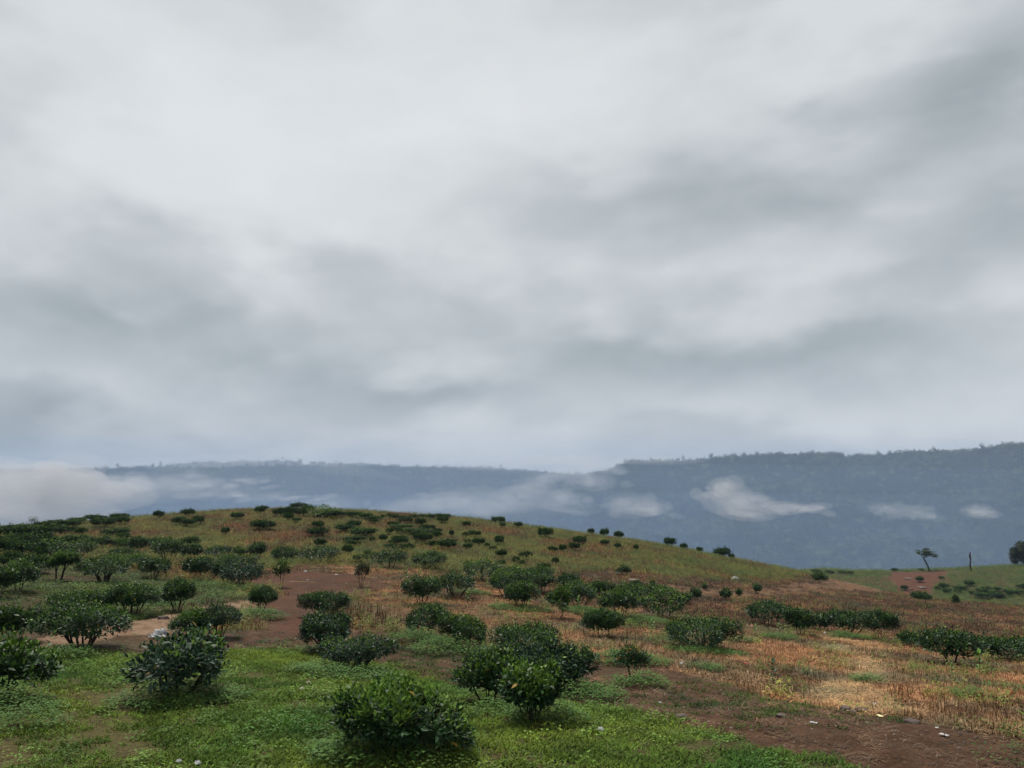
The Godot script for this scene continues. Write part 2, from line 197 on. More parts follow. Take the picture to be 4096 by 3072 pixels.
	[-5.92, -54.78, 0.90, 0.33, "table", "wide flat-topped tea bush, twenty-fifth from left on the hill's upper brownish face"],
	[-5.32, -59.89, 0.83, 0.39, "table", "wide flat-topped tea bush, rightmost on the hill's upper brownish face"],
]
const THICKET_BUSHES := [
	[-29.44, -45.56, 0.70, 0.26, "table", "medium flat-topped tea bush, first from left on the skyline of the left thicket"],
	[-28.98, -46.06, 0.90, 0.29, "table", "wide flat-topped tea bush, second from left on the skyline of the left thicket"],
	[-28.88, -48.21, 0.74, 0.30, "dome", "medium rounded tea bush, third from left on the skyline of the left thicket"],
	[-29.11, -49.79, 0.72, 0.32, "vase", "medium spreading tea bush, fourth from left on the skyline of the left thicket"],
	[-26.81, -47.40, 1.31, 0.43, "table", "very wide flat-topped tea bush, fifth from left on the skyline of the left thicket"],
	[-28.92, -52.09, 1.12, 0.35, "table", "wide flat-topped tea bush, sixth from left on the skyline of the left thicket"],
	[-28.86, -54.10, 1.22, 0.37, "table", "very wide flat-topped tea bush, seventh from left on the skyline of the left thicket"],
	[-25.48, -48.58, 1.15, 0.50, "dome", "wide rounded tea bush, eighth from left on the skyline of the left thicket"],
	[-27.95, -55.61, 1.34, 0.43, "table", "very wide flat-topped tea bush, ninth from left on the skyline of the left thicket"],
	[-25.49, -50.94, 0.99, 0.42, "vase", "wide spreading tea bush, tenth from left on the skyline of the left thicket"],
	[-25.49, -38.62, 1.03, 0.45, "vase", "wide spreading tea bush, first from left in the back of the left thicket"],
	[-24.90, -39.32, 1.58, 0.53, "table", "very wide flat-topped tea bush, second from left in the back of the left thicket"],
	[-24.38, -40.10, 0.95, 0.47, "dome", "wide rounded tea bush, third from left in the back of the left thicket"],
	[-24.16, -40.47, 1.37, 0.59, "vase", "very wide spreading tea bush, fourth from left in the back of the left thicket"],
	[-26.28, -45.10, 0.79, 0.39, "dome", "medium rounded tea bush, fifth from left in the back of the left thicket"],
	[-25.32, -44.59, 0.64, 0.35, "dome", "medium rounded tea bush, sixth from left in the back of the left thicket"],
	[-24.19, -43.93, 0.56, 0.36, "vase", "small spreading tea bush, seventh from left in the back of the left thicket"],
	[-22.81, -45.09, 1.20, 0.39, "table", "very wide flat-topped tea bush, eighth from left in the back of the left thicket"],
	[-21.71, -43.73, 0.63, 0.36, "dome", "medium rounded tea bush, ninth from left in the back of the left thicket"],
	[-20.27, -30.65, 0.91, 0.62, "vase", "wide spreading tea bush, first from left in the front half of the left thicket"],
	[-16.87, -26.40, 0.79, 0.48, "dome", "medium rounded tea bush, second from left in the front half of the left thicket"],
	[-19.66, -30.83, 0.82, 0.50, "dome", "wide rounded tea bush, third from left in the front half of the left thicket"],
	[-21.99, -34.61, 1.17, 0.53, "vase", "very wide spreading tea bush, fourth from left in the front half of the left thicket"],
	[-21.06, -33.26, 0.82, 0.51, "dome", "wide rounded tea bush, fifth from left in the front half of the left thicket"],
	[-15.39, -25.26, 0.86, 0.48, "dome", "wide rounded tea bush, sixth from left in the front half of the left thicket"],
	[-19.10, -31.62, 1.40, 0.54, "vase", "very wide spreading tea bush, seventh from left in the front half of the left thicket"],
	[-22.19, -36.69, 1.28, 0.53, "dome", "very wide rounded tea bush, eighth from left in the front half of the left thicket"],
	[-18.40, -30.77, 0.60, 0.47, "dome", "medium rounded tea bush, ninth from left in the front half of the left thicket"],
	[-21.24, -36.10, 0.82, 0.42, "vase", "wide spreading tea bush, tenth from left in the front half of the left thicket"],
	[-18.32, -32.20, 0.76, 0.43, "dome", "medium rounded tea bush, eleventh from left in the front half of the left thicket"],
	[-21.65, -38.84, 1.12, 0.41, "table", "wide flat-topped tea bush, twelfth from left in the front half of the left thicket"],
	[-21.24, -38.91, 1.00, 0.33, "table", "wide flat-topped tea bush, thirteenth from left in the front half of the left thicket"],
]
const FAR_BUSHES := [
	[70.82, -125.56, 1.03, 0.40, "table", "flat dark tea bush, first from the left on the far green hillside on the right"],
	[72.39, -127.71, 1.71, 0.51, "table", "flat dark tea bush, second from the left on the far green hillside on the right"],
	[75.19, -129.77, 1.27, 0.79, "dome", "round dark tea bush, third from the left on the far green hillside on the right"],
	[71.97, -123.91, 0.76, 0.46, "dome", "round dark tea bush, fourth from the left on the far green hillside on the right"],
	[71.88, -121.13, 1.74, 0.71, "table", "flat dark tea bush, fifth from the left on the far green hillside on the right"],
	[74.23, -124.96, 1.54, 0.56, "table", "flat dark tea bush, sixth from the left on the far green hillside on the right"],
	[76.06, -126.71, 1.30, 0.39, "table", "flat dark tea bush, seventh from the left on the far green hillside on the right"],
	[75.41, -124.44, 1.28, 0.32, "table", "flat dark tea bush, eighth from the left on the far green hillside on the right"],
	[74.43, -121.52, 2.00, 0.65, "table", "flat dark tea bush, ninth from the left on the far green hillside on the right"],
	[77.07, -125.59, 0.90, 0.52, "dome", "round dark tea bush, tenth from the left on the far green hillside on the right"],
	[76.60, -121.95, 0.63, 0.51, "dome", "round dark tea bush, eleventh from the left on the far green hillside on the right"],
	[78.45, -123.84, 2.67, 0.46, "table", "flat dark tea bush, twelfth from the left on the far green hillside on the right"],
	[81.47, -126.14, 1.43, 0.70, "dome", "round dark tea bush, thirteenth from the left on the far green hillside on the right"],
	[63.50, -127.85, 0.92, 0.66, "dome", "round dark tea bush, first from the left at the edge of the far red track"],
	[69.26, -134.05, 1.03, 0.85, "dome", "round dark tea bush, second from the left at the edge of the far red track"],
	[68.80, -127.94, 0.66, 0.48, "dome", "round dark tea bush, third from the left at the edge of the far red track"],
	[74.40, -136.70, 0.84, 0.45, "dome", "round dark tea bush, fourth from the left at the edge of the far red track"],
	[70.14, -128.38, 1.32, 0.78, "dome", "round dark tea bush, fifth from the left at the edge of the far red track"],
	[69.14, -125.81, 1.42, 0.45, "table", "flat dark tea bush, sixth from the left at the edge of the far red track"],
	[72.94, -150.47, 0.93, 0.57, "dome", "round dark tea bush, first from the left on the skyline by the far red track"],
	[77.61, -149.57, 0.77, 0.42, "dome", "round dark tea bush, second from the left on the skyline by the far red track"],
	[57.41, -148.81, 2.12, 0.51, "table", "flat dark tea bush, first from the left on the far crest beyond the brown rise"],
	[58.98, -146.57, 1.29, 0.43, "table", "flat dark tea bush, second from the left on the far crest beyond the brown rise"],
	[60.75, -145.37, 1.12, 0.37, "table", "flat dark tea bush, third from the left on the far crest beyond the brown rise"],
	[61.83, -144.62, 1.43, 0.42, "table", "flat dark tea bush, fourth from the left on the far crest beyond the brown rise"],
]
const ZONES := {
	"lawn": [Vector2(-4.17, -5.42), Vector2(-10.20, -12.88), Vector2(-6.93, -12.26), Vector2(-5.49, -11.21), Vector2(-4.32, -12.25), Vector2(-3.57, -13.47), Vector2(-2.85, -12.52), Vector2(-1.63, -11.68), Vector2(-0.79, -10.24), Vector2(0.09, -9.53), Vector2(0.54, -9.01), Vector2(1.27, -8.05), Vector2(1.87, -7.28), Vector2(2.37, -6.71), Vector2(2.87, -6.37), Vector2(2.62, -5.55)],
	"sand": [Vector2(-7.60, -11.64), Vector2(-7.64, -13.19), Vector2(-7.46, -14.77), Vector2(-7.35, -16.15), Vector2(-7.35, -18.70), Vector2(-7.22, -21.43), Vector2(-6.26, -19.55), Vector2(-6.31, -16.34), Vector2(-6.10, -14.30), Vector2(-6.66, -13.21), Vector2(-6.78, -11.75), Vector2(-6.84, -10.50)],
	"clearing": [Vector2(-9.41, -29.13), Vector2(-8.20, -30.51), Vector2(-5.16, -30.86), Vector2(-4.66, -26.35), Vector2(-4.50, -22.02), Vector2(-3.77, -17.66), Vector2(-2.20, -15.69), Vector2(-1.26, -13.97), Vector2(-1.76, -12.55), Vector2(-3.01, -13.24), Vector2(-4.24, -14.89), Vector2(-5.62, -17.06), Vector2(-7.22, -20.75), Vector2(-7.66, -23.87)],
	"road": [Vector2(-2.67, -16.15), Vector2(-1.28, -14.23), Vector2(-0.52, -12.93), Vector2(0.72, -12.11), Vector2(1.63, -12.14), Vector2(2.38, -11.40), Vector2(2.99, -10.57), Vector2(3.44, -9.64), Vector2(3.80, -8.58), Vector2(4.11, -7.61), Vector2(4.92, -7.05), Vector2(4.11, -5.83), Vector2(2.78, -5.88), Vector2(2.37, -6.71), Vector2(1.77, -7.61), Vector2(0.97, -8.88), Vector2(0.10, -9.72), Vector2(-0.80, -10.43), Vector2(-2.05, -12.42)],
	"trampled": [Vector2(9.18, -22.00), Vector2(9.85, -21.25), Vector2(6.34, -14.29), Vector2(4.81, -10.48), Vector2(4.17, -8.58), Vector2(3.86, -9.23), Vector2(3.66, -10.24), Vector2(4.89, -12.67), Vector2(6.43, -16.09)],
	"straw": [Vector2(-9.70, -30.60), Vector2(-9.24, -34.33), Vector2(-6.20, -34.40), Vector2(-3.03, -33.21), Vector2(-0.44, -29.12), Vector2(1.63, -26.87), Vector2(3.94, -24.42), Vector2(5.24, -22.18), Vector2(7.30, -23.43), Vector2(10.85, -25.57), Vector2(12.16, -22.17), Vector2(12.50, -17.64), Vector2(4.97, -7.12), Vector2(4.29, -7.76), Vector2(3.81, -8.85), Vector2(3.55, -9.94), Vector2(3.09, -10.89), Vector2(2.45, -11.71), Vector2(2.02, -12.64), Vector2(0.76, -12.61), Vector2(-0.53, -13.38), Vector2(-1.38, -15.35), Vector2(-2.44, -19.01), Vector2(-4.14, -20.56), Vector2(-4.41, -26.41), Vector2(-5.29, -30.47), Vector2(-7.10, -30.75)],
	"streaks": [Vector2(1.97, -32.49), Vector2(5.61, -34.67), Vector2(11.11, -38.55), Vector2(16.75, -45.96), Vector2(60.03, -128.96), Vector2(65.93, -124.80), Vector2(24.33, -52.30), Vector2(15.38, -42.25), Vector2(10.14, -35.21), Vector2(5.24, -32.39)],
	"brown": [Vector2(-1.71, -32.13), Vector2(2.25, -36.95), Vector2(7.91, -42.18), Vector2(12.96, -44.87), Vector2(19.36, -53.04), Vector2(61.72, -125.86), Vector2(67.69, -119.70), Vector2(36.33, -49.06), Vector2(12.40, -16.91), Vector2(11.74, -21.41), Vector2(10.46, -24.65), Vector2(7.08, -22.72), Vector2(5.09, -21.56), Vector2(3.83, -23.80), Vector2(1.59, -26.25), Vector2(-0.43, -28.47)],
	"undergrowth": [Vector2(-9.86, -12.46), Vector2(-22.50, -28.01), Vector2(-16.83, -29.32), Vector2(-13.12, -27.82), Vector2(-9.09, -24.62), Vector2(-7.23, -21.08), Vector2(-7.26, -18.47), Vector2(-7.35, -16.15), Vector2(-7.46, -14.77), Vector2(-7.64, -13.19)],
	"track": [Vector2(71.94, -148.83), Vector2(82.32, -146.78), Vector2(72.89, -134.46), Vector2(64.97, -124.20), Vector2(58.29, -120.57), Vector2(54.61, -120.86), Vector2(63.93, -128.61), Vector2(63.90, -135.26)],
}
const SCRAPS := [
	[-2.36, -9.03, 0.10, "crumpled", "off-white scrap of plastic on the lawn, left and nearer one of two", "cream"],
	[-2.41, -9.52, 0.10, "crumpled", "off-white scrap of plastic on the lawn, right and farther one of two", "cream"],
	[-2.59, -6.33, 0.07, "crumpled", "pale plastic scrap cut by the bottom edge, its tip standing up", "white"],
	[-2.44, -6.32, 0.09, "crumpled", "rounded pale plastic scrap cut by the bottom edge", "white"],
	[0.81, -7.39, 0.10, "crumpled", "white plastic scrap lying alone on the right part of the lawn", "white"],
	[2.77, -13.05, 0.14, "crumpled", "whitish plastic bag scrap where dirt road meets straw, near the orange-leaved shrub", "white"],
	[4.00, -13.71, 0.16, "flat", "red wrapper lying in the straw", "red"],
	[4.02, -11.93, 0.22, "flat", "pink wrapper beside a seedling in the straw", "pink"],
	[4.79, -13.51, 0.10, "flat", "small white scrap in straw right of the pink wrapper", "white"],
	[9.06, -23.03, 0.16, "crumpled", "white scrap below the flat-topped bush pair on the slope", "white"],
	[4.42, -9.86, 0.20, "flat", "white scrap at the straw edge of the dirt road", "white"],
	[3.93, -8.64, 0.14, "flat", "yellowish scrap on the dirt road by the stones", "yellow"],
	[4.06, -7.62, 0.14, "flat", "bright white paper on the dirt road toward the right edge", "white"],
	[3.74, -8.93, 0.12, "flat", "pale pink scrap among the stones on the dirt road", "pink"],
	[2.94, -7.89, 0.12, "flat", "grey scrap lying in the middle of the dirt road", "grey"],
	[1.68, -9.15, 0.08, "flat", "tiny white scrap at the lawn edge of the dirt road", "white"],
	[4.14, -7.89, 0.08, "flat", "tiny white scrap near the bright white paper", "white"],
	[6.29, -12.50, 0.14, "flat", "beige scrap of card in straw beside a green patch", "cream"],
	[6.87, -22.77, 0.16, "crumpled", "pale pink scrap in the straw just below the brown slope bushes", "pink"],
	[-7.99, -30.52, 0.22, "crumpled", "white paper with raised corner at the left of the red clearing", "white"],
	[-6.70, -30.11, 0.26, "flat", "flat white paper in the middle of the red clearing", "white"],
	[-7.33, -28.34, 0.20, "flat", "small white paper below the one with the raised corner", "white"],
	[-5.81, -27.69, 0.12, "flat", "tiny white scrap at the right of the red clearing", "white"],
	[-7.04, -32.41, 0.22, "flat", "pale scrap on the straw rim above the red clearing", "cream"],
	[-2.01, -17.53, 0.12, "flat", "pink-white scrap on soil left of the dense upright bush", "pink"],
	[-0.57, -17.37, 0.12, "flat", "cream scrap right of the dense upright bush's foot", "cream"],
	[12.81, -45.34, 0.42, "crumpled", "white round bundle lying on the brown field", "white"],
	[-3.00, -29.67, 0.30, "crumpled", "white scrap caught in straw beside the straight-stemmed bush", "white"],
]
const ROCKS := [
	[3.74, -9.04, 0.26, "dark stone with a pale face, largest on the dirt road", "dark"],
	[3.91, -9.07, 0.24, "flat brown stone right of the largest one on the dirt road", "dark"],
	[3.76, -8.88, 0.16, "small brown stone between the two largest on the dirt road", "dark"],
	[2.76, -8.29, 0.18, "dark stone alone on the dirt road's middle", "dark"],
	[1.69, -8.11, 0.20, "mottled dark stone where lawn meets dirt road", "dark"],
	[4.08, -8.26, 0.22, "dark stone at the dirt road's straw edge toward the right", "dark"],
	[-6.96, -15.88, 0.34, "rusty brown stone beside the sandy path", "dark"],
	[-6.26, -12.26, 0.22, "dark stone on the lawn under the twisted branches bush", "dark"],
	[-1.04, -13.64, 0.30, "brown stone at the foot of the weedy upright bush", "dark"],
	[-3.27, -17.12, 0.24, "black stone on bare soil right of the flat bush", "dark"],
	[1.74, -14.03, 0.28, "black rock in straw above the thin orange-leaved shrub", "dark"],
	[-17.68, -33.23, 0.50, "grey stone on the bare patch of the left slope", "dark"],
	[-26.32, -61.50, 1.00, "low flat dark rock on the hill's skyline", "dark"],
	[5.70, -36.97, 1.30, "pale flat slab of rock on the bare tracks", "pale"],
	[68.85, -137.23, 2.60, "pale broken rock on the far red track's left half", "pale"],
	[66.84, -129.08, 2.60, "pale flat rock at the foot of the far red track", "pale"],
	[64.78, -128.35, 1.20, "dark stone at the lower edge of the far red track", "dark"],
]
const SEEDLINGS := [
	[8.45, -14.49, 0.42, "broad-leaved light green seedling in straw near the right edge"],
	[3.73, -11.48, 0.36, "seedling with upright dark leaves beside the pink wrapper"],
	[7.63, -13.92, 0.20, "small pale seedling left of the broad-leaved light green one"],
	[7.04, -20.94, 0.30, "light green seedling below the trunk bush on the brown slope"],
	[-0.93, -27.89, 0.40, "light green seedling between two bushes in the middle clump"],
	[-1.32, -23.41, 0.40, "spreading bright green seedling in straw below the straight-stemmed bush"],
	[-3.79, -28.51, 0.45, "tall single-stalk seedling in tan grass left of the middle clump"],
	[3.18, -18.17, 0.34, "pale-tipped seedling in straw left of the wide fanned bush"],
	[1.55, -17.18, 0.30, "dark pointed seedling in straw below the two-stemmed bush"],
	[1.86, -18.40, 0.28, "bright green seedling beside the two bare slanting stems"],
	[1.99, -23.36, 0.40, "feathery light green seedling under the overlapping row"],
	[6.08, -19.96, 0.30, "leafy seedling on the green patch below the brown slope bushes"],
	[3.33, -18.96, 0.30, "pale green seedling in straw at the fanned bush's left"],
]
const MOUNDS := [[-0.96, -6.66, 0.69, 0.20], [-3.47, -8.31, 0.65, 0.10], [-4.93, -7.96, 0.47, 0.22], [-0.12, -8.25, 0.37, 0.10], [0.32, -7.77, 0.40, 0.14], [0.57, -9.52, 0.74, 0.12], [1.66, -10.45, 0.38, 0.16], [1.90, -12.93, 0.67, 0.10], [-0.99, -13.91, 0.81, 0.22], [-1.74, -15.09, 0.59, 0.20], [-5.53, -17.60, 0.57, 0.16], [-2.13, -10.56, 0.75, 0.10], [3.64, -15.07, 0.78, 0.10], [5.39, -12.26, 0.22, 0.10], [3.09, -12.72, 0.23, 0.08], [5.21, -17.87, 0.37, 0.10], [6.16, -10.85, 0.28, 0.08], [-8.84, -24.79, 1.29, 0.14], [-6.38, -11.29, 0.44, 0.10], [-4.40, -7.26, 0.38, 0.20], [-8.88, -19.45, 1.01, 0.12], [6.74, -20.06, 0.52, 0.08], [0.29, -12.85, 0.67, 0.10], [-2.98, -13.12, 0.51, 0.08], [-10.26, -25.66, 0.50, 0.10], [9.39, -22.16, 0.58, 0.10], [-1.38, -26.03, 0.68, 0.12], [0.23, -22.67, 0.88, 0.12], [2.26, -23.06, 0.90, 0.12], [3.49, -21.70, 0.85, 0.12]]
const SKY_PATCHES := [[-21.2, 24.5, 14.1, 5.2, 0.120], [-7.2, 25.9, 8.9, 4.5, 0.100], [-28.6, 27.5, 8.9, 3.7, 0.070], [-17.4, 18.3, 8.2, 3.7, 0.090], [-12.7, 18.0, 4.5, 1.9, 0.050], [6.2, 29.9, 8.9, 3.3, 0.060], [3.8, 26.7, 6.7, 2.2, 0.050], [28.4, 28.1, 6.7, 3.0, 0.060], [16.2, 30.9, 4.5, 2.2, -0.030], [17.0, 24.4, 7.1, 4.5, -0.120], [14.3, 19.6, 8.9, 2.6, -0.080], [30.4, 22.3, 4.5, 2.8, -0.160], [33.3, 25.8, 4.5, 3.7, -0.090], [32.7, 15.3, 5.2, 3.0, -0.120], [21.2, 17.6, 3.7, 1.3, -0.060], [25.3, 19.4, 3.0, 2.2, -0.040], [1.4, 20.2, 6.7, 2.1, -0.050], [33.0, 11.6, 4.5, 1.9, 0.070], [26.4, 17.6, 3.0, 1.0, 0.060], [19.1, 15.8, 6.0, 1.0, 0.060], [-0.9, 28.1, 4.5, 2.2, 0.050], [-14.4, 15.4, 6.0, 1.6, -0.070], [-24.2, 23.8, 3.7, 1.6, -0.050], [-31.5, 19.0, 4.5, 3.0, -0.030], [-28.5, 17.6, 7.4, 3.3, -0.050], [13.9, 8.8, 10.4, 1.9, -0.130], [7.4, 10.1, 5.2, 1.6, -0.070], [24.7, 9.8, 8.2, 1.6, -0.060], [-6.9, 6.7, 6.3, 1.5, -0.130], [-16.9, 7.9, 7.4, 1.8, -0.090], [-30.9, 10.2, 8.2, 2.4, -0.100], [-30.4, 3.8, 8.2, 2.6, -0.150], [-22.4, 11.0, 8.2, 1.6, -0.050], [-8.3, 3.9, 6.0, 1.0, 0.060], [13.8, 5.4, 10.4, 1.2, 0.090], [30.2, 3.9, 7.4, 1.5, 0.110], [-2.4, 3.5, 8.9, 1.0, 0.070], [33.1, 6.2, 4.5, 1.6, 0.060], [-30.1, 7.6, 5.2, 0.9, 0.050], [21.9, 6.5, 4.5, 1.0, -0.060], [-4.0, 14.0, 10.4, 3.0, -0.030], [9.4, 4.4, 6.0, 1.2, -0.040], [3.7, 14.8, 6.0, 2.2, 0.020], [-23.3, 3.4, 8.9, 1.5, -0.070], [-33.7, 23.9, 3.7, 3.7, -0.030], [31.7, 9.2, 4.5, 1.3, 0.040], [27.4, 13.2, 4.5, 1.0, -0.050]]
const CREST_RIGHT := [Vector2(-6.0, -115), Vector2(-0.7, -27), Vector2(1.2, -8), Vector2(4.6, 20), Vector2(6.9, 37), Vector2(8.8, 60), Vector2(12.5, 62), Vector2(18.7, 71), Vector2(22.9, 69), Vector2(23.6, 62), Vector2(24.5, 68), Vector2(29.2, 74), Vector2(33.6, 83), Vector2(39.6, 86), Vector2(45.6, 68), Vector2(51.9, 23)]
const CREST_MID := [Vector2(-44.5, 26), Vector2(-33.4, 48), Vector2(-20.6, 60), Vector2(-16.3, 70), Vector2(-12.2, 73), Vector2(-9.4, 71), Vector2(-3.3, 69), Vector2(0.3, 62), Vector2(3.5, 46), Vector2(9.4, 22), Vector2(17.7, -31)]
const CREST_BACK := [Vector2(-46.3, 22), Vector2(-38.3, 44), Vector2(-30.2, 62), Vector2(-27.8, 77), Vector2(-25.4, 89), Vector2(-21.0, 113), Vector2(-16.4, 125), Vector2(-12.2, 116), Vector2(-6.0, 93), Vector2(1.3, 50)]
const MISTS := [
	["thick white cloud bank filling the valley at the left edge", [[-710, -1, -1100, 89, 39], [-614, 10, -1060, 52, 23], [-846, -6, -1150, 90, 45], [-621, -9, -1150, 66, 19], [-630, -27, -1020, 79, 15], [-618, 6, -1200, 41, 14], [-636, 25, -1080, 28, 14], [-618, 17, -1120, 26, 12]]],
	["torn band of mist trailing right from the thick cloud bank", [[-606, 12, -1300, 57, 15], [-548, 18, -1300, 51, 15], [-563, -2, -1300, 76, 15], [-480, -3, -1300, 51, 10], [-408, -10, -1300, 41, 8], [-346, -17, -1300, 37, 8], [-290, -20, -1300, 30, 12], [-514, 12, -1300, 34, 10], [-473, 18, -1400, 36, 7], [-606, -3, -1250, 39, 13]]],
	["mist rising between the two wooded ridges behind the hill", [[-148, -22, -1250, 36, 15], [-99, -19, -1250, 42, 15], [-51, -14, -1250, 45, 18], [5, -11, -1250, 39, 16], [38, 5, -1300, 30, 15], [66, 22, -1350, 35, 14], [108, 36, -1400, 36, 11], [131, 18, -1300, 37, 15], [74, -14, -1200, 41, 14], [180, 44, -1500, 39, 10], [-188, -27, -1250, 29, 11], [-18, -26, -1200, 94, 12]]],
	["small faint mist patch right of the rising mist", [[152, -16, -1050, 27, 12], [183, -20, -1050, 25, 11], [172, -26, -1050, 35, 8]]],
	["bright compact cloud hanging before the right-hand ridge", [[264, -9, -950, 25, 16], [251, 5, -930, 13, 10], [293, -14, -960, 30, 12], [281, -27, -940, 29, 7], [331, -20, -950, 25, 7], [369, -20, -960, 20, 5]]],
	["thin mist wisp right of the bright compact cloud", [[504, -26, -1000, 29, 8], [478, -21, -1000, 18, 6], [529, -31, -1000, 18, 6]]],
	["tiny mist puff nearest the right edge before the ridge", [[597, -25, -1000, 17, 8], [606, -29, -1000, 16, 5]]],
	["low grey cloud veil lying on the middle ridge's top", [[-881, 105, -2600, 405, 17], [-309, 95, -2600, 405, 17], [26, 85, -2500, 260, 19], [222, 80, -2200, 171, 14], [-1443, 105, -3000, 312, 19], [339, 67, -1900, 99, 7]]],
]
const EYE := 1.6
const RING0 := 2.2
const RATIO := 1.0135
const RINGS := 352          # 2.2 m to about 245 m
const SPAN := 0.68          # half angle of the finely built sector, radians
const COLS := 500

var ground_y := PackedFloat32Array()
var ground_zone := PackedInt32Array()
var seen_cell := PackedByteArray()
var zone_names := ["hill", "lawn", "sand", "clearing", "road", "trampled", "straw", "streaks", "brown", "undergrowth", "track", "far_green"]
var used_names := {}
var coarse_noise := FastNoiseLite.new()
var fine_noise := FastNoiseLite.new()
var warp_noise := FastNoiseLite.new()
var patch_noise := FastNoiseLite.new()
var leaf_mat: StandardMaterial3D
var dull_leaf_mat: StandardMaterial3D
var slope_leaf_mat: StandardMaterial3D
var bark_mat: StandardMaterial3D
var grass_mat: StandardMaterial3D
var soil_grain: NoiseTexture2D


# ---------------------------------------------------------------- mesh building
class Shape:
	var v := PackedVector3Array()
	var n := PackedVector3Array()
	var c := PackedColorArray()
	var i := PackedInt32Array()

	func mesh() -> ArrayMesh:
		var a := []
		a.resize(Mesh.ARRAY_MAX)
		a[Mesh.ARRAY_VERTEX] = v
		a[Mesh.ARRAY_NORMAL] = n
		a[Mesh.ARRAY_COLOR] = c
		a[Mesh.ARRAY_INDEX] = i
		var m := ArrayMesh.new()
		m.add_surface_from_arrays(Mesh.PRIMITIVE_TRIANGLES, a)
		return m

	# a leaf at p pointing along d, its upper face towards up; detail 2 = eight faces, 1 = four, 0 = two
	func leaf(p: Vector3, d: Vector3, up: Vector3, length: float, width: float, col: Color, detail: int, droop := 0.15) -> void:
		var side := d.cross(up)
		if side.length_squared() < 0.0001:
			side = d.cross(Vector3(0.3, 0.9, 0.1))
		side = side.normalized()
		var nm := side.cross(d).normalized()
		var k := v.size()
		var w := side * width * 0.5
		if detail == 2:
			var fold := nm * width * 0.16
			var m1 := p + d * length * 0.34
			var m2 := p + d * length * 0.70 - nm * length * droop * 0.35
			v.append_array([p, m1 - w + fold, m1, m1 + w + fold, m2 - w * 0.82 + fold, m2, m2 + w * 0.82 + fold, p + d * length - nm * length * droop])
			var nl := (nm + side * 0.35).normalized()
			var nr := (nm - side * 0.35).normalized()
			n.append_array([nm, nl, nm, nr, nl, nm, nr, nm])
			for q in 8:
				c.append(col)
			i.append_array([k, k + 1, k + 2, k, k + 2, k + 3, k + 1, k + 4, k + 5, k + 1, k + 5, k + 2, k + 2, k + 5, k + 6, k + 2, k + 6, k + 3, k + 4, k + 7, k + 5, k + 5, k + 7, k + 6])
		elif detail == 1:
			var fold1 := nm * width * 0.16
			var m := p + d * length * 0.48
			v.append_array([p, m - w + fold1, m, m + w + fold1, p + d * length - nm * length * droop])
			var nl1 := (nm + side * 0.3).normalized()
			var nr1 := (nm - side * 0.3).normalized()
			n.append_array([nm, nl1, nm, nr1, nm])
			for q in 5:
				c.append(col)
			i.append_array([k, k + 1, k + 2, k, k + 2, k + 3, k + 1, k + 4, k + 2, k + 2, k + 4, k + 3])
		else:
			var mm := p + d * length * 0.45
			v.append_array([p, mm - w, mm + w, p + d * length - nm * length * droop])
			n.append_array([nm, nm, nm, nm])
			for q in 4:
				c.append(col)
			i.append_array([k, k + 1, k + 2, k + 1, k + 3, k + 2])

	# a tapered tube through the points
	func tube(pts: Array, r0: float, r1: float, sides: int, col: Color) -> void:
		var k := v.size()
		var cnt := pts.size()
		for a in cnt:
			var t: Vector3 = (pts[mini(a + 1, cnt - 1)] - pts[maxi(a - 1, 0)]).normalized()
			var x := t.cross(Vector3(0.31, 0.11, 0.94)).normalized()
			var y := t.cross(x)
			var r := lerpf(r0, r1, float(a) / (cnt - 1))
			for s in sides:
				var o := x * cos(TAU * s / sides) + y * sin(TAU * s / sides)
				v.append(pts[a] + o * r)
				n.append(o)
				c.append(col)
		for a in cnt - 1:
			for s in sides:
				var s2 := (s + 1) % sides
				var b := k + a * sides
				i.append_array([b + s, b + sides + s, b + sides + s2, b + s, b + sides + s2, b + s2])


func put(called: String, m: Mesh, mat: Material, parent: Node = self) -> MeshInstance3D:
	var o := MeshInstance3D.new()
	o.name = numbered(called) if parent == self else called
	o.mesh = m
	o.material_override = mat
	parent.add_child(o, true)
	return o


func numbered(called: String) -> String:
	var k: int = used_names.get(called, -1) + 1
	used_names[called] = k
	return called if k == 0 else "%s_%03d" % [called, k]


func tag(o: Node, label: String, category := "", group := "", kind := "") -> void:
	o.set_meta("label", label)
	if category: o.set_meta("category", category)
	if group: o.set_meta("group", group)
	if kind: o.set_meta("kind", kind)


func thing(called: String, at: Vector3, label: String, category: String, group := "") -> Node3D:
	var o := Node3D.new()
	o.name = numbered(called)
	add_child(o, true)
	o.position = at
	tag(o, label, category, group)
	return o


func new_rng(s: int) -> RandomNumberGenerator:
	var r := RandomNumberGenerator.new()
	r.seed = s
	return r


# ---------------------------------------------------------------- ground
func ring(k: float) -> float:
	return RING0 * pow(RATIO, k)


func relief(x: float, z: float) -> float:
	var r := maxf(sqrt(x * x + z * z), 3.0)
	var az := atan2(x, -z)
	if absf(az) > 0.8:
		az = signf(az) * 0.8 * (PI - absf(az)) / (PI - 0.8)
	var u := az * 3.0
	var w := log(r) * 1.6
	var s := RELIEF_PLANE.x + RELIEF_PLANE.y * u + RELIEF_PLANE.z * w
	for q: Vector3 in RELIEF:
		var du := u - q.x
		var dw := w - q.y
		var d2 := du * du + dw * dw + 1e-12
		s += q.z * 0.5 * d2 * log(d2)
	return s    # slope of the sight line to that place


func land(x: float, z: float, s: float) -> float:
	var r := sqrt(x * x + z * z)
	var y := EYE + maxf(r, 3.0) * s
	if r < 4.0:
		y *= (r / 4.0) * (r / 4.0)
	return y


func roughness_at(x: float, z: float) -> float:
	return coarse_noise.get_noise_2d(x, z) * 0.06 + fine_noise.get_noise_2d(x, z) * 0.018


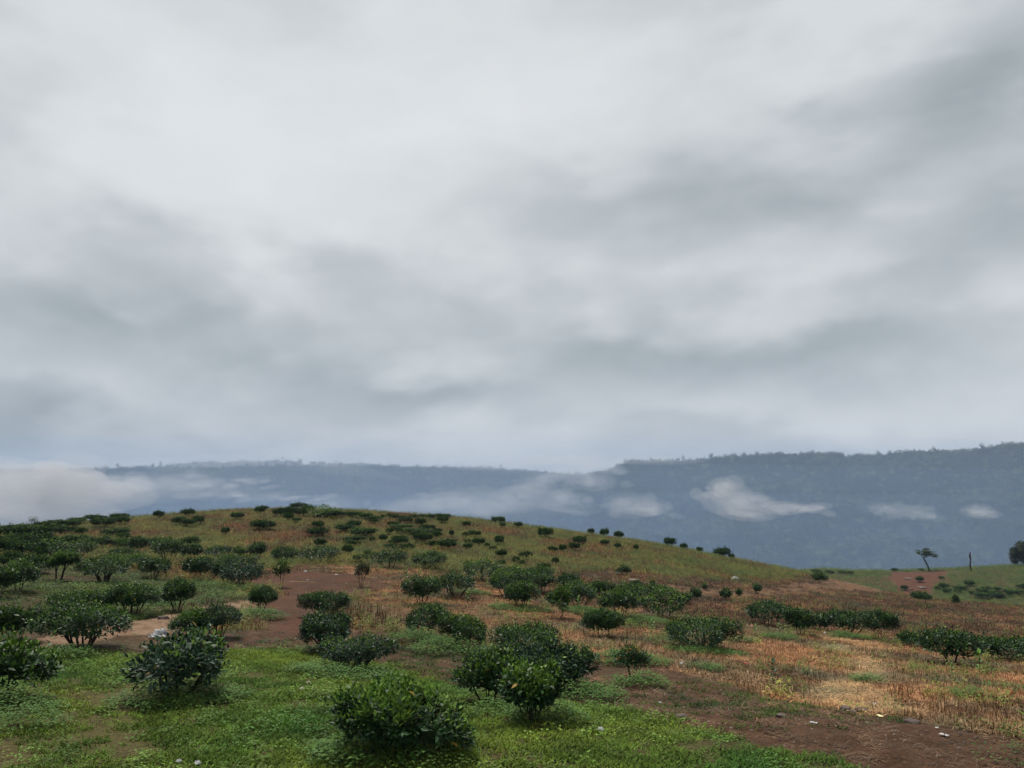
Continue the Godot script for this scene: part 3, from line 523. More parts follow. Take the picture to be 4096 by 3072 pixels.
func zone_at(x: float, z: float, r: float) -> int:
	var amp := minf(1.3, 0.045 * r)
	var p := Vector2(x + (warp_noise.get_noise_2d(x, z) + 0.6 * fine_noise.get_noise_2d(x * 2.0, z * 2.0)) * amp * 1.2, z + (warp_noise.get_noise_2d(x + 91.0, z - 37.0) + 0.6 * fine_noise.get_noise_2d(x * 2.0 + 50.0, z * 2.0)) * amp * 1.6)
	if r > 85.0:
		return 10 if Geometry2D.is_point_in_polygon(p, zone_track) else 11
	if Geometry2D.is_point_in_polygon(Vector2(x, z).lerp(p, 0.3), zone_polys[2]):
		return 2
	for k in zone_order:
		if Geometry2D.is_point_in_polygon(p, zone_polys[k]):
			return k
	return 0 if r > 16.0 else 4

var zone_order := [1, 7, 5, 4, 3, 9, 6, 8]
var zone_polys := {}
var zone_track := PackedVector2Array()


func mix(a: Color, b: Color, t: float) -> Color:
	return a.lerp(b, clampf(t, 0.0, 1.0))


func ground_color(zone: int, x: float, z: float, r: float) -> Color:
	var a := patch_noise.get_noise_2d(x, z)
	var b := fine_noise.get_noise_2d(x * 1.7, z * 1.7)
	var w := warp_noise.get_noise_2d(x * 2.0 - 40.0, z * 2.0)
	var col: Color
	match zone:
		1: col = mix(mix(Color(0.068, 0.086, 0.024), Color(0.130, 0.115, 0.048), a * 1.6 - 0.05), Color(0.095, 0.064, 0.038), b * 1.3 - 0.25)
		2: col = mix(Color(0.32, 0.235, 0.165), Color(0.20, 0.125, 0.082), 0.4 + b * 1.4)
		3: col = mix(Color(0.125, 0.062, 0.038), Color(0.085, 0.047, 0.032), 0.5 + w * 1.2 + b * 0.5)
		4: col = mix(mix(Color(0.072, 0.040, 0.023), Color(0.120, 0.070, 0.042), 0.5 + b * 1.5), Color(0.075, 0.078, 0.034), a * 1.6 - 0.35)
		5: col = mix(Color(0.36, 0.235, 0.115), Color(0.20, 0.120, 0.060), 0.5 + b * 1.2)
		6: col = mix(Color(0.130, 0.070, 0.036), Color(0.060, 0.034, 0.021), 0.55 + b * 1.4 + a * 0.6)
		7: col = mix(Color(0.24, 0.150, 0.090), Color(0.10, 0.058, 0.034), 0.5 + b * 1.5)
		8: col = mix(mix(Color(0.085, 0.046, 0.025), Color(0.055, 0.032, 0.019), 0.5 + b), Color(0.14, 0.085, 0.045), w * 1.6 - 0.2)
		9: col = mix(Color(0.050, 0.062, 0.022), Color(0.095, 0.068, 0.040), 0.4 + a * 1.6)
		10: col = mix(Color(0.150, 0.072, 0.048), Color(0.115, 0.058, 0.038), 0.5 + w)
		11: col = mix(Color(0.062, 0.098, 0.024), Color(0.105, 0.080, 0.036), 0.25 + a * 2.2)
		_:
			var left := clampf((14.0 - x) / 26.0, 0.0, 1.0)
			col = mix(Color(0.105, 0.112, 0.030), Color(0.115, 0.060, 0.028), 0.05 + left * 0.30 + a * 1.8 + w * 1.0)
	return col


func build_ground() -> void:
	for k in range(1, 10):
		zone_polys[k] = PackedVector2Array(ZONES[zone_names[k]])
	zone_track = PackedVector2Array(ZONES["track"])
	# sight-line slopes on a coarse net, refined to the fine one
	var step := 4
	var nc := COLS / step + 1
	var nr := RINGS / step + 1
	var net := PackedFloat32Array()
	for k in nr:
		var r := ring(k * step)
		for j in nc:
			var az := -SPAN + 2.0 * SPAN * j / (nc - 1)
			net.append(relief(r * sin(az), -r * cos(az)))
	# azimuths: the fine sector, then the rest of the circle
	var azs := PackedFloat32Array()
	for j in COLS + 1:
		azs.append(-SPAN + 2.0 * SPAN * j / COLS)
	var rest := 40
	for j in range(1, rest):
		azs.append(SPAN + (TAU - 2.0 * SPAN) * j / rest)
	var na := azs.size()
	var radii := PackedFloat32Array()
	for k in RINGS + 1:
		radii.append(ring(k))
	for extra in [300, 370, 460, 580, 740, 950, 1250, 1700, 2400, 3400, 4600]:
		radii.append(extra)
	var sh := Shape.new()
	ground_y.resize((RINGS + 1) * (COLS + 1))
	ground_zone.resize((RINGS + 1) * (COLS + 1))
	seen_cell.resize((RINGS + 1) * (COLS + 1))
	var best := PackedFloat32Array()
	best.resize(COLS + 1)
	best.fill(-9.0)
	sh.v.append(Vector3(0, 0, 0))
	sh.c.append(Color(0.06, 0.07, 0.025))
	for k in radii.size():
		var r := radii[k]
		for j in na:
			var az := azs[j]
			var x := r * sin(az)
			var z := -r * cos(az)
			var y: float
			var zone := 0
			if k <= RINGS:
				if j <= COLS:
					var fk := float(k) / step
					var fj := float(j) / step
					var k0 := mini(int(fk), nr - 2)
					var j0 := mini(int(fj), nc - 2)
					var tk := fk - k0
					var tj := fj - j0
					var b := k0 * nc + j0
					var s := lerpf(lerpf(net[b], net[b + 1], tj), lerpf(net[b + nc], net[b + nc + 1], tj), tk)
					y = land(x, z, s)
				else:
					y = land(x, z, relief(x, z))
				y += roughness_at(x, z) * clampf(r / 6.0, 0.2, 1.0) * (1.0 if r < 32.0 else 1.7)
			else:
				y = -190.0
			if r > 180.0:
				y = lerpf(y if k <= RINGS else -60.0, -190.0, smoothstep(180.0, 700.0, r))
			var col := Color(0.035, 0.055, 0.022)
			if k <= RINGS:
				zone = zone_at(x, z, r) if j <= COLS else (1 if r < 12.0 else 0)
				col = ground_color(zone, x, z, r)
				if r > 175.0:
					col = col.lerp(Color(0.035, 0.055, 0.022), clampf((r - 175.0) / 40.0, 0.0, 1.0))
			if k <= RINGS and j <= COLS:
				var at := k * (COLS + 1) + j
				ground_y[at] = y
				ground_zone[at] = zone
				var up := (y - EYE) / r
				seen_cell[at] = 1 if (y + 1.2 - EYE) / r > best[j] else 0
				best[j] = maxf(best[j], up)
			sh.v.append(Vector3(x, y, z))
			sh.c.append(col)
	for j in na:
		sh.i.append_array([0, 1 + j, 1 + (j + 1) % na])
	for k in radii.size() - 1:
		var b := 1 + k * na
		for j in na:
			var j2 := (j + 1) % na
			sh.i.append_array([b + j, b + na + j, b + na + j2, b + j, b + na + j2, b + j2])
	var st := SurfaceTool.new()
	sh.n.resize(sh.v.size())
	sh.n.fill(Vector3.ZERO)
	for t in range(0, sh.i.size(), 3):
		var a := sh.v[sh.i[t]]
		var f := (sh.v[sh.i[t + 2]] - a).cross(sh.v[sh.i[t + 1]] - a).normalized()
		for q in 3:
			sh.n[sh.i[t + q]] += f
	for t in sh.n.size():
		sh.n[t] = sh.n[t].normalized()
		if sh.n[t].y < 0.0:
			sh.n[t] = -sh.n[t]
	var m := StandardMaterial3D.new()
	m.vertex_color_use_as_albedo = true
	m.albedo_color = Color(0.82, 0.74, 0.68).linear_to_srgb()
	m.roughness = 0.95
	m.metallic_specular = 0.25
	m.albedo_texture = soil_grain
	m.uv1_triplanar = true
	m.uv1_world_triplanar = true
	m.uv1_scale = Vector3(0.9, 0.9, 0.9)
	m.normal_enabled = true
	var bumps := NoiseTexture2D.new()
	bumps.width = 512
	bumps.height = 512
	bumps.seamless = true
	bumps.as_normal_map = true
	bumps.bump_strength = 6.0
	var nz := FastNoiseLite.new()
	nz.seed = 31
	nz.noise_type = FastNoiseLite.TYPE_SIMPLEX
	nz.frequency = 0.02
	nz.fractal_octaves = 5
	bumps.noise = nz
	m.normal_texture = bumps
	m.normal_scale = 1.0
	var o := put("ground", sh.mesh(), m)
	tag(o, "hillside of soil, grass and straw falling away into the valley", "", "", "structure")


func gy(x: float, z: float) -> float:
	var r := sqrt(x * x + z * z)
	var fk := clampf(log(maxf(r, RING0) / RING0) / log(RATIO), 0.0, RINGS - 0.01)
	var fj := clampf((atan2(x, -z) + SPAN) / (2.0 * SPAN) * COLS, 0.0, COLS - 0.01)
	var k := int(fk)
	var j := int(fj)
	var b := k * (COLS + 1) + j
	return lerpf(lerpf(ground_y[b], ground_y[b + 1], fj - j), lerpf(ground_y[b + COLS + 1], ground_y[b + COLS + 2], fj - j), fk - k)


func on_ground(x: float, z: float, sink := 0.0) -> Vector3:
	return Vector3(x, gy(x, z) - sink, z)


# ---------------------------------------------------------------- tea bushes
func crown_top(kind: String, q: float) -> float:
	match kind:
		"vase": return 1.0 - 0.10 * q * q - 0.14 * pow(q, 6.0)
		"dome": return 1.0 - 0.26 * pow(q, 2.4)
		"table": return 1.0 - 0.16 * pow(q, 3.0)
		"loose": return 1.0 - 0.22 * q * q
		"umb": return 1.0 - 0.30 * q * q
		"open": return 1.0 - 0.28 * q * q
		"sapling": return 1.0 - 0.30 * q * q
	return 1.0 - 0.34 * q * q


func crown_foot(kind: String, q: float) -> float:
	match kind:
		"vase": return 0.08 + 0.42 * q
		"dome": return 0.03 + 0.42 * q
		"table": return 0.04 + 0.42 * q
		"loose": return 0.30 + 0.20 * q
		"umb": return 0.46 + 0.16 * q
		"open": return 0.32 + 0.06 * q
		"sapling": return 0.42 + 0.10 * q
	return 0.03 + 0.44 * q


# foliage and stems of one bush: {"foliage": mesh, "stems": [mesh, ...]}
func grow(kind: String, w: float, h: float, leaf: float, shoots: int, detail: int, rng: RandomNumberGenerator, o := {}) -> Dictionary:
	var flush: float = o.get("flush", 0.15)
	var blue: bool = o.has("blue")
	var dry: bool = o.has("dry")
	var ph := [rng.randf() * TAU, rng.randf() * TAU, rng.randf() * TAU]
	var sh := Shape.new()
	var lump := FastNoiseLite.new()
	lump.seed = rng.randi() % 1000
	lump.frequency = 2.6 / w
	var heads := []
	for q in rng.randi_range(7, 12):
		var hq := sqrt(rng.randf()) * 0.92
		var ht := rng.randf() * TAU
		heads.append(Vector3(cos(ht) * hq, rng.randf_range(-0.14, 0.09), sin(ht) * hq))
	var deep := Color(0.014, 0.038, 0.014)
	var mid := Color(0.030, 0.082, 0.020)
	if blue:
		deep = Color(0.020, 0.048, 0.026)
		mid = Color(0.032, 0.072, 0.036)
	if dry:
		deep = Color(0.040, 0.050, 0.022)
		mid = Color(0.075, 0.080, 0.034)
	var young := Color(0.15, 0.27, 0.030)
	for s in shoots:
		var th := rng.randf() * TAU
		var rim := (0.90 + 0.12 * sin(2.0 * th + ph[0]) + 0.10 * sin(3.0 * th + ph[1]) + 0.07 * sin(5.0 * th + ph[2])) * w * 0.5
		var pick := rng.randf()
		var q := sqrt(rng.randf())
		var share := rng.randf()
		var top := false
		if pick < 0.54:
			share = rng.randf_range(0.82, 1.04)
			top = true
		elif pick < 0.90:
			q = rng.randf_range(0.72, 1.0)
		else:
			share = rng.randf_range(0.25, 0.9)
		var hi := crown_top(kind, q)
		var lo := crown_foot(kind, q)
		var out := Vector3(cos(th), 0, sin(th))
		var bump := lump.get_noise_2d(out.x * q * w * 0.5, out.z * q * w * 0.5)
		# gaps: some places of the crown stay thin
		if lump.get_noise_3d(out.x * q * w + 7.0, share * 2.0, out.z * q * w) < -0.34 and rng.randf() < 0.7:
			continue
		var gap := 9.0
		var lift := 0.0
		for hd: Vector3 in heads:
			var away := Vector2(out.x * q - hd.x, out.z * q - hd.z).length()
			if away < gap:
				gap = away
				lift = hd.y
		if gap > 0.36 and rng.randf() < 0.45:
			continue
		hi += bump * 0.10 + lift * 0.8 - 0.35 * gap * gap
		var p := out * q * rim * (1.0 + bump * 0.12) + Vector3.UP * h * lerpf(lo, hi, share)
		var d := (out * (0.25 + q * q * 1.1) * (1.15 - share * 0.5) + Vector3.UP * (0.35 + share * 0.8) + Vector3(rng.randf_range(-0.4, 0.4), rng.randf_range(-0.3, 0.3), rng.randf_range(-0.4, 0.4))).normalized()
		var run := leaf * rng.randf_range(1.0, 1.7)
		var fresh := top and rng.randf() < flush * 2.8
		if fresh:
			d = (d + Vector3.UP * 0.7).normalized()
			run *= 1.25
		p -= d * run * 0.6
		if rng.randf() < 0.05:
			p += d * leaf * rng.randf_range(0.8, 2.2)
		var side := d.cross(Vector3(rng.randf_range(-1, 1), 0.2, rng.randf_range(-1, 1))).normalized()
		var side2 := d.cross(side)
		var cnt := rng.randi_range(4, 6) if detail > 0 else 4
		var tone := rng.randf()
		for l in cnt:
			var along := float(l) / (cnt - 1)
			var phi := 2.4 * l + tone * TAU
			var open := lerpf(1.25, 0.35, along) + rng.randf_range(-0.2, 0.2)
			var ld := (d * cos(open) + (side * cos(phi) + side2 * sin(phi)) * sin(open)).normalized()
			var len := leaf * lerpf(1.1, 0.62, along) * rng.randf_range(0.6, 1.25)
			var col := mix(deep, mid, tone * 0.6 + rng.randf() * 0.5 - 0.1 + along * 0.2)
			if fresh and along > 0.45:
				col = mix(col, young, 0.45 + 0.55 * rng.randf())
			elif rng.randf() < 0.004:
				col = Color(0.30, 0.19, 0.03)
			if o.has("orange") and rng.randf() < 0.03:
				col = Color(0.42, 0.15, 0.02)
			sh.leaf(p + d * run * along, ld, d + Vector3.UP * 0.4, len, len * (0.44 if detail > 0 else 0.62), col, detail, rng.randf_range(0.02, 0.3))
	var stems := []
	var many: int = o.get("stems", 4)
	var thick := o.has("thick")
	var wood := Color(0.040, 0.031, 0.024)
	for s in many:
		var st := Shape.new()
		var th := TAU * s / many + rng.randf_range(-0.5, 0.5)
		var reach := rng.randf_range(0.25, 0.85)
		if many <= 3: reach = rng.randf_range(0.12, 0.4)
		var out := Vector3(cos(th), 0, sin(th))
		var foot := out * w * rng.randf_range(0.02, 0.09) + Vector3(0, -0.06, 0)
		var tip := out * w * 0.5 * reach + Vector3.UP * h * (lerpf(crown_foot(kind, reach), crown_top(kind, reach), 0.72))
		var bow := Vector3(rng.randf_range(-1, 1), 0, rng.randf_range(-1, 1)) * w * 0.04 + out * w * 0.03
		var pts := []
		var segs := 6 if detail == 2 else 3
		for a in segs + 1:
			var t := float(a) / segs
			pts.append(foot.lerp(tip, t) + bow * sin(t * PI) + Vector3.UP * h * 0.10 * sin(t * PI) * reach + Vector3(rng.randf_range(-1, 1), 0, rng.randf_range(-1, 1)) * w * 0.010)
		var rad := (0.034 if thick else 0.0125) * clampf(w, 0.5, 1.6) * rng.randf_range(0.8, 1.25)
		if many == 1: rad *= 1.8
		st.tube(pts, rad, rad * 0.45, 6 if detail == 2 else 4, wood * rng.randf_range(0.8, 1.3))
		for f in (3 if detail == 2 else 2):
			var at: Vector3 = pts[clampi(segs - 1 - f, 1, segs)]
			var fork := []
			var th2 := th + rng.randf_range(-1.5, 1.5)
			var q2 := rng.randf_range(0.4, 0.95)
			var end := Vector3(cos(th2), 0, sin(th2)) * w * 0.5 * q2 + Vector3.UP * h * lerpf(crown_foot(kind, q2), crown_top(kind, q2), rng.randf_range(0.2, 0.75))
			for a in 4:
				var t := a / 3.0
				fork.append(at.lerp(end, t) + Vector3.UP * h * 0.05 * sin(t * PI))
			st.tube(fork, rad * 0.55, rad * 0.22, 5 if detail == 2 else 3, wood)
		stems.append(st)
	return {"foliage": sh.mesh(), "stems": stems}


func assemble(called: String, made: Dictionary, at: Vector3, label: String, group: String, joined: bool) -> Node3D:
	var t := thing(called, at, label, "bush", group)
	var f := put("foliage", made.foliage, slope_leaf_mat if joined else leaf_mat, t)
	f.set_meta("kind", "stuff")
	if joined:
		var all := Shape.new()
		for st: Shape in made.stems:
			var k := all.v.size()
			all.v.append_array(st.v)
			all.n.append_array(st.n)
			all.c.append_array(st.c)
			for q in st.i:
				all.i.append(q + k)
		put("trunk", all.mesh(), bark_mat, t)
	else:
		for st: Shape in made.stems:
			put("stem", st.mesh(), bark_mat, t)
	return t


func copy_of(model: Node3D, at: Vector3, label: String, group: String) -> Node3D:
	var c: Node3D = model.duplicate()
	c.name = numbered("tea_bush")
	add_child(c, true)
	c.position = at
	tag(c, label, "bush", group)
	return c


func build_bushes() -> void:
	var rng := new_rng(77)
	var models := {}
	var fresh := {}
	for row in NEAR_BUSHES:
		var at := on_ground(row[0], row[1])
		var w: float = row[2] * (1.04 if not row[6].has("hero") else 0.86 if row[6].has("leaf") and absf(row[1]) < 8.45 and row[2] > 1.2 else 0.97)
		var h: float = row[3] * (0.98 if row[6].has("hero") else 1.14)
		var o: Dictionary = row[6]
		var dist := sqrt(row[0] * row[0] + row[1] * row[1])
		var lush := 1.0
		if row[4] in ["loose", "sapling", "open"]: lush = 0.55
		if o.has("hero"):
			var leaf: float = o.leaf * 0.76
			var face := w * w * 0.785 + 2.2 * w * h
			var n := int(clampf(face / (leaf * leaf) * 3.6 * lush, 150, 2000))
			assemble("tea_bush", grow(row[4], w, h, leaf, n, 2 if dist < 10.6 else 1, rng, o), at, row[5], "tea bushes near the lawn", false)
		else:
			var leaf2 := 0.09
			var face2 := w * w * 0.785 + 2.0 * w * h
			var n2 := int(clampf(face2 / (leaf2 * leaf2) * 3.6 * lush, 90, 900))
			assemble("tea_bush", grow(row[4], w, h, leaf2, n2, 1, rng, o), at, row[5], "tea bushes on the middle ground", false)
	# one model of each build for the far slopes, then copies
	for kind in ["table", "dome", "vase", "small"]:
		for variant in 3:
			models[kind + str(variant)] = null
	for set_ in [[HILL_BUSHES, "tea bushes dotted over the grassy hill"], [THICKET_BUSHES, "tea bushes of the left thicket"], [FAR_BUSHES, "tea bushes on the far green hill"]]:
		for row in set_[0]:
			var at := on_ground(row[0], row[1])
			var key: String = row[4] + str(rng.randi() % 3)
			var c: Node3D
			if models[key] == null:
				var made := grow(row[4], 1.0, 0.55, 0.10, 620, 1, rng, {"flush": 0.06 + 0.12 * rng.randf(), "stems": 5})
				c = assemble("tea_bush", made, at, row[5], set_[1], true)
				models[key] = c
			else:
				c = copy_of(models[key], at, row[5], set_[1])
			c.rotation.y = rng.randf() * TAU
			var spread := 1.28 if set_[1].contains("thicket") else 1.24
			c.scale = Vector3(row[2] * spread, row[3] / 0.53, row[2] * spread * rng.randf_range(0.8, 1.1))


# ---------------------------------------------------------------- ground cover
func tuft(kind: String, rng: RandomNumberGenerator) -> ArrayMesh:
	var sh := Shape.new()
	match kind:
		"lawn":
			for b in 22:
				var th := rng.randf() * TAU
				var out := Vector3(cos(th), 0, sin(th))
				var p := Vector3(rng.randf_range(-0.07, 0.07), -0.005, rng.randf_range(-0.07, 0.07))
				var d := (out * rng.randf_range(0.4, 1.5) + Vector3.UP).normalized()
				sh.leaf(p, d, Vector3.UP, rng.randf_range(0.030, 0.065), rng.randf_range(0.007, 0.012), Color.WHITE * rng.randf_range(0.7, 1.2), 0, 0.25)
		"straw":
			for b in 15:
				var th := rng.randf() * TAU
				var out := Vector3(cos(th), 0, sin(th))
				var p := Vector3(rng.randf_range(-0.10, 0.10), -0.01, rng.randf_range(-0.10, 0.10))
				var d := (out * rng.randf_range(0.2, 2.4) + Vector3.UP).normalized()
				sh.leaf(p, d, out + Vector3.UP * 0.2, rng.randf_range(0.05, 0.14), rng.randf_range(0.006, 0.012), Color.WHITE * rng.randf_range(0.45, 1.35), 0, 0.5)
		"mulch":
			for b in 16:
				var th := rng.randf() * TAU
				var out := Vector3(cos(th), 0, sin(th))
				var p := Vector3(rng.randf_range(-0.12, 0.12), 0.008, rng.randf_range(-0.12, 0.12))
				var d := (out + Vector3.UP * rng.randf_range(0.0, 0.4)).normalized()
				sh.leaf(p, d, Vector3.UP, rng.randf_range(0.06, 0.16), rng.randf_range(0.006, 0.012), Color.WHITE * rng.randf_range(0.55, 1.3), 0, 0.1)
		"weed":
			for b in 4:
				var th := rng.randf() * TAU
				var foot := Vector3(rng.randf_range(-0.12, 0.12), -0.01, rng.randf_range(-0.12, 0.12))
				var top := foot + Vector3(rng.randf_range(-0.06, 0.06), rng.randf_range(0.12, 0.27), rng.randf_range(-0.06, 0.06))
				for l in 7:
					var t := (l + 1.0) / 7.0
					var phi := th + l * 2.4
					var d := (Vector3(cos(phi), 0, sin(phi)) + Vector3.UP * rng.randf_range(0.2, 1.1)).normalized()
					sh.leaf(foot.lerp(top, t), d, Vector3.UP, rng.randf_range(0.05, 0.10), rng.randf_range(0.016, 0.03), Color.WHITE * rng.randf_range(0.65, 1.25), 0, 0.3)
		"clover":
			for b in 20:
				var th := rng.randf() * TAU
				var q := sqrt(rng.randf()) * 0.11
				var p := Vector3(cos(th) * q, rng.randf_range(0.02, 0.09), sin(th) * q)
				var phi := rng.randf() * TAU
				var d := (Vector3(cos(phi), 0, sin(phi)) + Vector3.UP * rng.randf_range(-0.1, 0.6)).normalized()
				sh.leaf(p, d, Vector3.UP, rng.randf_range(0.025, 0.045), rng.randf_range(0.016, 0.028), Color.WHITE * rng.randf_range(0.65, 1.2), 0, 0.1)
		"spike":
			for b in 3:
				var foot := Vector3(rng.randf_range(-0.08, 0.08), -0.02, rng.randf_range(-0.08, 0.08))
				var hgt := rng.randf_range(0.25, 0.5)
				var top := foot + Vector3(rng.randf_range(-0.1, 0.1), hgt, rng.randf_range(-0.1, 0.1))
				sh.tube([foot, foot.lerp(top, 0.5), top], 0.008, 0.004, 3, Color.WHITE * 0.7)
				for l in 8:
					var t := 0.25 + 0.75 * l / 7.0
					var phi := l * 2.4 + b
					var d := (Vector3(cos(phi), 0, sin(phi)) + Vector3.UP * 0.9).normalized()
					sh.leaf(foot.lerp(top, t), d, Vector3.UP, 0.10, 0.032, Color.WHITE * rng.randf_range(0.6, 1.1), 0, 0.2)
	return sh.mesh()


var scatter_at := {}
var scatter_tint := {}

func sow(kind: String, p: Vector3, size: float, tint: Color, rng: RandomNumberGenerator, tall := 1.0) -> void:
	if not scatter_at.has(kind):
		scatter_at[kind] = []
		scatter_tint[kind] = PackedColorArray()
	var b := Basis(Vector3.UP, rng.randf() * TAU) * Basis(Vector3.RIGHT, rng.randf_range(-0.12, 0.12))
	scatter_at[kind].append(Transform3D(b.scaled(Vector3(size, size * tall, size)), p))
	scatter_tint[kind].append(tint)


func build_cover() -> void:
	var rng := new_rng(5)
	var da := 2.0 * SPAN / COLS
	for k in range(30, RINGS):
		var r := ring(k)
		var dr := r * (RATIO - 1.0)
		var area := r * da * dr
		for j in COLS:
			var at := k * (COLS + 1) + j
			if seen_cell[at] == 0:
				continue
			var zone := ground_zone[at]
			var az := -SPAN + da * j
			var x0 := r * sin(az)
			var z0 := -r * cos(az)
			if absf(x0) > -z0 * 0.74 + 1.5:
				continue
			var a := patch_noise.get_noise_2d(x0, z0)
			var b := fine_noise.get_noise_2d(x0 * 1.7, z0 * 1.7)
			var w := warp_noise.get_noise_2d(x0 * 2.0, z0 * 2.0)
			var near := clampf(12.0 / r, 0.12, 1.6)
			var plan := []   # kind, count per square metre, size, tint, tint
			match zone:
				1:
					var lush := clampf(0.82 - maxf(a, 0.0) * 2.6 - b * 1.7 + (0.34 if x0 < -0.5 else -0.08), 0.02, 1.0)
					plan = [["weed", 2.5 * clampf(0.2 + w * 2.0, 0, 1), 0.4, Color(0.10, 0.20, 0.03), Color(0.14, 0.22, 0.04)], ["mulch", 9.0 * clampf(0.4 + b * 2.0, 0, 1), 0.5, Color(0.24, 0.18, 0.08), Color(0.12, 0.08, 0.04)], ["lawn", 230.0 * lush * near, 1.0, Color(0.190, 0.300, 0.034), Color(0.125, 0.225, 0.028)], ["clover", 34.0 * clampf(0.45 + w * 1.5, 0, 1), 0.8, Color(0.090, 0.180, 0.028), Color(0.125, 0.22, 0.030)]]
				2:
					plan = [["lawn", 8.0 * clampf(b + 0.1, 0, 1), 1.0, Color(0.10, 0.16, 0.03), Color(0.10, 0.16, 0.03)]]
				3:
					plan = [["lawn", 16.0 * clampf(w * 2.0 - 0.55, 0, 1), 1.2, Color(0.11, 0.14, 0.03), Color(0.13, 0.13, 0.04)], ["mulch", 5.0, 0.8, Color(0.14, 0.085, 0.05), Color(0.08, 0.05, 0.03)]]
				4:
					plan = [["lawn", 110.0 * near * clampf(-a * 2.2 - b * 0.8 - 0.02, 0, 1), 1.0, Color(0.075, 0.15, 0.022), Color(0.10, 0.15, 0.03)], ["clover", 30.0 * clampf(w * 1.8 - 0.45, 0, 1), 0.8, Color(0.05, 0.115, 0.022), Color(0.075, 0.14, 0.026)], ["mulch", 34.0 * near * clampf(0.6 + b * 2.0, 0.1, 1.5), 0.8, Color(0.20, 0.125, 0.070), Color(0.06, 0.038, 0.025)]]
				5:
					plan = [["mulch", 110.0 * near, 1.0, Color(0.46, 0.31, 0.15), Color(0.34, 0.22, 0.105)], ["straw", 8.0 * near, 0.8, Color(0.36, 0.22, 0.10), Color(0.25, 0.14, 0.065)]]
				6:
					var fade := clampf(0.52 + a * 1.8 + b * 1.6, 0.03, 1.3)
					plan = [["straw", 70.0 * near * fade, 0.78, Color(0.40, 0.255, 0.130), Color(0.22, 0.112, 0.052)], ["straw", 40.0 * near, 0.8, Color(0.17, 0.083, 0.038), Color(0.27, 0.138, 0.060)], ["clover", 50.0 * near * clampf(w * 2.8 - 0.75, 0, 1), 0.9, Color(0.10, 0.185, 0.028), Color(0.14, 0.21, 0.03)], ["mulch", 120.0 * near * fade, 1.0, Color(0.43, 0.265, 0.132), Color(0.21, 0.106, 0.050)], ["weed", 7.0 * clampf(0.3 + w * 2.4 - a, 0, 2), 0.9, Color(0.13, 0.20, 0.032), Color(0.19, 0.20, 0.04)]]
				7:
					plan = [["mulch", 8.0, 1.3, Color(0.28, 0.17, 0.09), Color(0.18, 0.10, 0.055)]]
				8:
					plan = [["straw", 50.0 * near, 1.2, Color(0.150, 0.078, 0.038), Color(0.080, 0.042, 0.022)], ["mulch", 60.0 * near * clampf(0.5 + a * 1.5 + b, 0.1, 1.2), 1.4, Color(0.32, 0.185, 0.09), Color(0.15, 0.08, 0.04)], ["weed", 4.5 * clampf(0.35 + w * 2.0, 0, 1.5), 1.0, Color(0.10, 0.15, 0.03), Color(0.14, 0.13, 0.03)]]
				9:
					plan = [["clover", 60.0 * near * clampf(0.55 - a * 1.8 + w, 0.0, 1.2), 1.1, Color(0.055, 0.125, 0.020), Color(0.085, 0.165, 0.025)], ["lawn", 60.0 * near, 1.1, Color(0.075, 0.145, 0.022), Color(0.12, 0.15, 0.035)], ["mulch", 10.0 * near, 1.0, Color(0.15, 0.10, 0.055), Color(0.09, 0.06, 0.035)]]
				10:
					plan = []
				11:
					plan = [["weed", 4.0 * clampf(0.8 - a, 0.1, 1.3), 1.8, Color(0.080, 0.155, 0.026), Color(0.125, 0.160, 0.034)]]
				_:
					if r > 16.0:
						var left := clampf((14.0 - x0) / 26.0, 0.0, 1.0)
						var green := clampf(1.02 - left * 0.28 - a * 1.8 - w * 1.0, 0.08, 1.0)
						plan = [["weed", 21.0 * green * clampf(40.0 / r, 0.5, 1.2), 1.0, Color(0.135, 0.180, 0.030).lerp(Color(0.085, 0.150, 0.030), 1.0 - left), Color(0.175, 0.185, 0.036)], ["straw", 22.0 * (1.05 - green) * clampf(40.0 / r, 0.5, 1.2), 1.7, Color(0.22, 0.112, 0.048), Color(0.13, 0.064, 0.030)]]
						if (k + 3 < RINGS and seen_cell[at + 3 * (COLS + 1)] == 0) or (k + 7 < RINGS and seen_cell[at + 7 * (COLS + 1)] == 0):
							plan.append(["spike", 3.0, 0.9, Color(0.07, 0.105, 0.03), Color(0.12, 0.12, 0.035)])
			var hue := warp_noise.get_noise_2d(x0 * 1.3 + 200.0, z0 * 1.3)
			var patchy := Color(1.0 + 1.0 * hue, 1.0 + 0.5 * hue, 1.0 + 0.3 * hue) * (1.0 + 0.9 * b)
			for want in plan:
				var n: float = want[1] * area
				var cnt := int(n) + (1 if rng.randf() < n - int(n) else 0)
				for q in cnt:
					var rr := r + dr * rng.randf()
					var aa := az + da * rng.randf()
					var x := rr * sin(aa)
					var z := -rr * cos(aa)
					var c0: Color = want[3]
					var c1: Color = want[4]
					sow(want[0], Vector3(x, gy(x, z), z), want[2] * rng.randf_range(0.65, 1.3), c0.lerp(c1, rng.randf()) * rng.randf_range(0.75, 1.25) * patchy, rng)
	# leafy mounds at the feet of some bushes and loose green patches
	for m in MOUNDS:
		var n := int(clampf(m[2] * m[2] * 420.0, 40, 480))
		for q in n:
			var th := rng.randf() * TAU
			var u := sqrt(rng.randf())
			var x: float = m[0] + cos(th) * u * m[2]
			var z: float = m[1] + sin(th) * u * m[2] * 0.8
			var lift: float = m[3] * (1.0 - u * u) * rng.randf()
			var green := Color(0.050, 0.125, 0.020).lerp(Color(0.085, 0.175, 0.026), rng.randf())
			sow("clover", Vector3(x, gy(x, z) + lift, z), rng.randf_range(0.7, 1.25), green, rng)
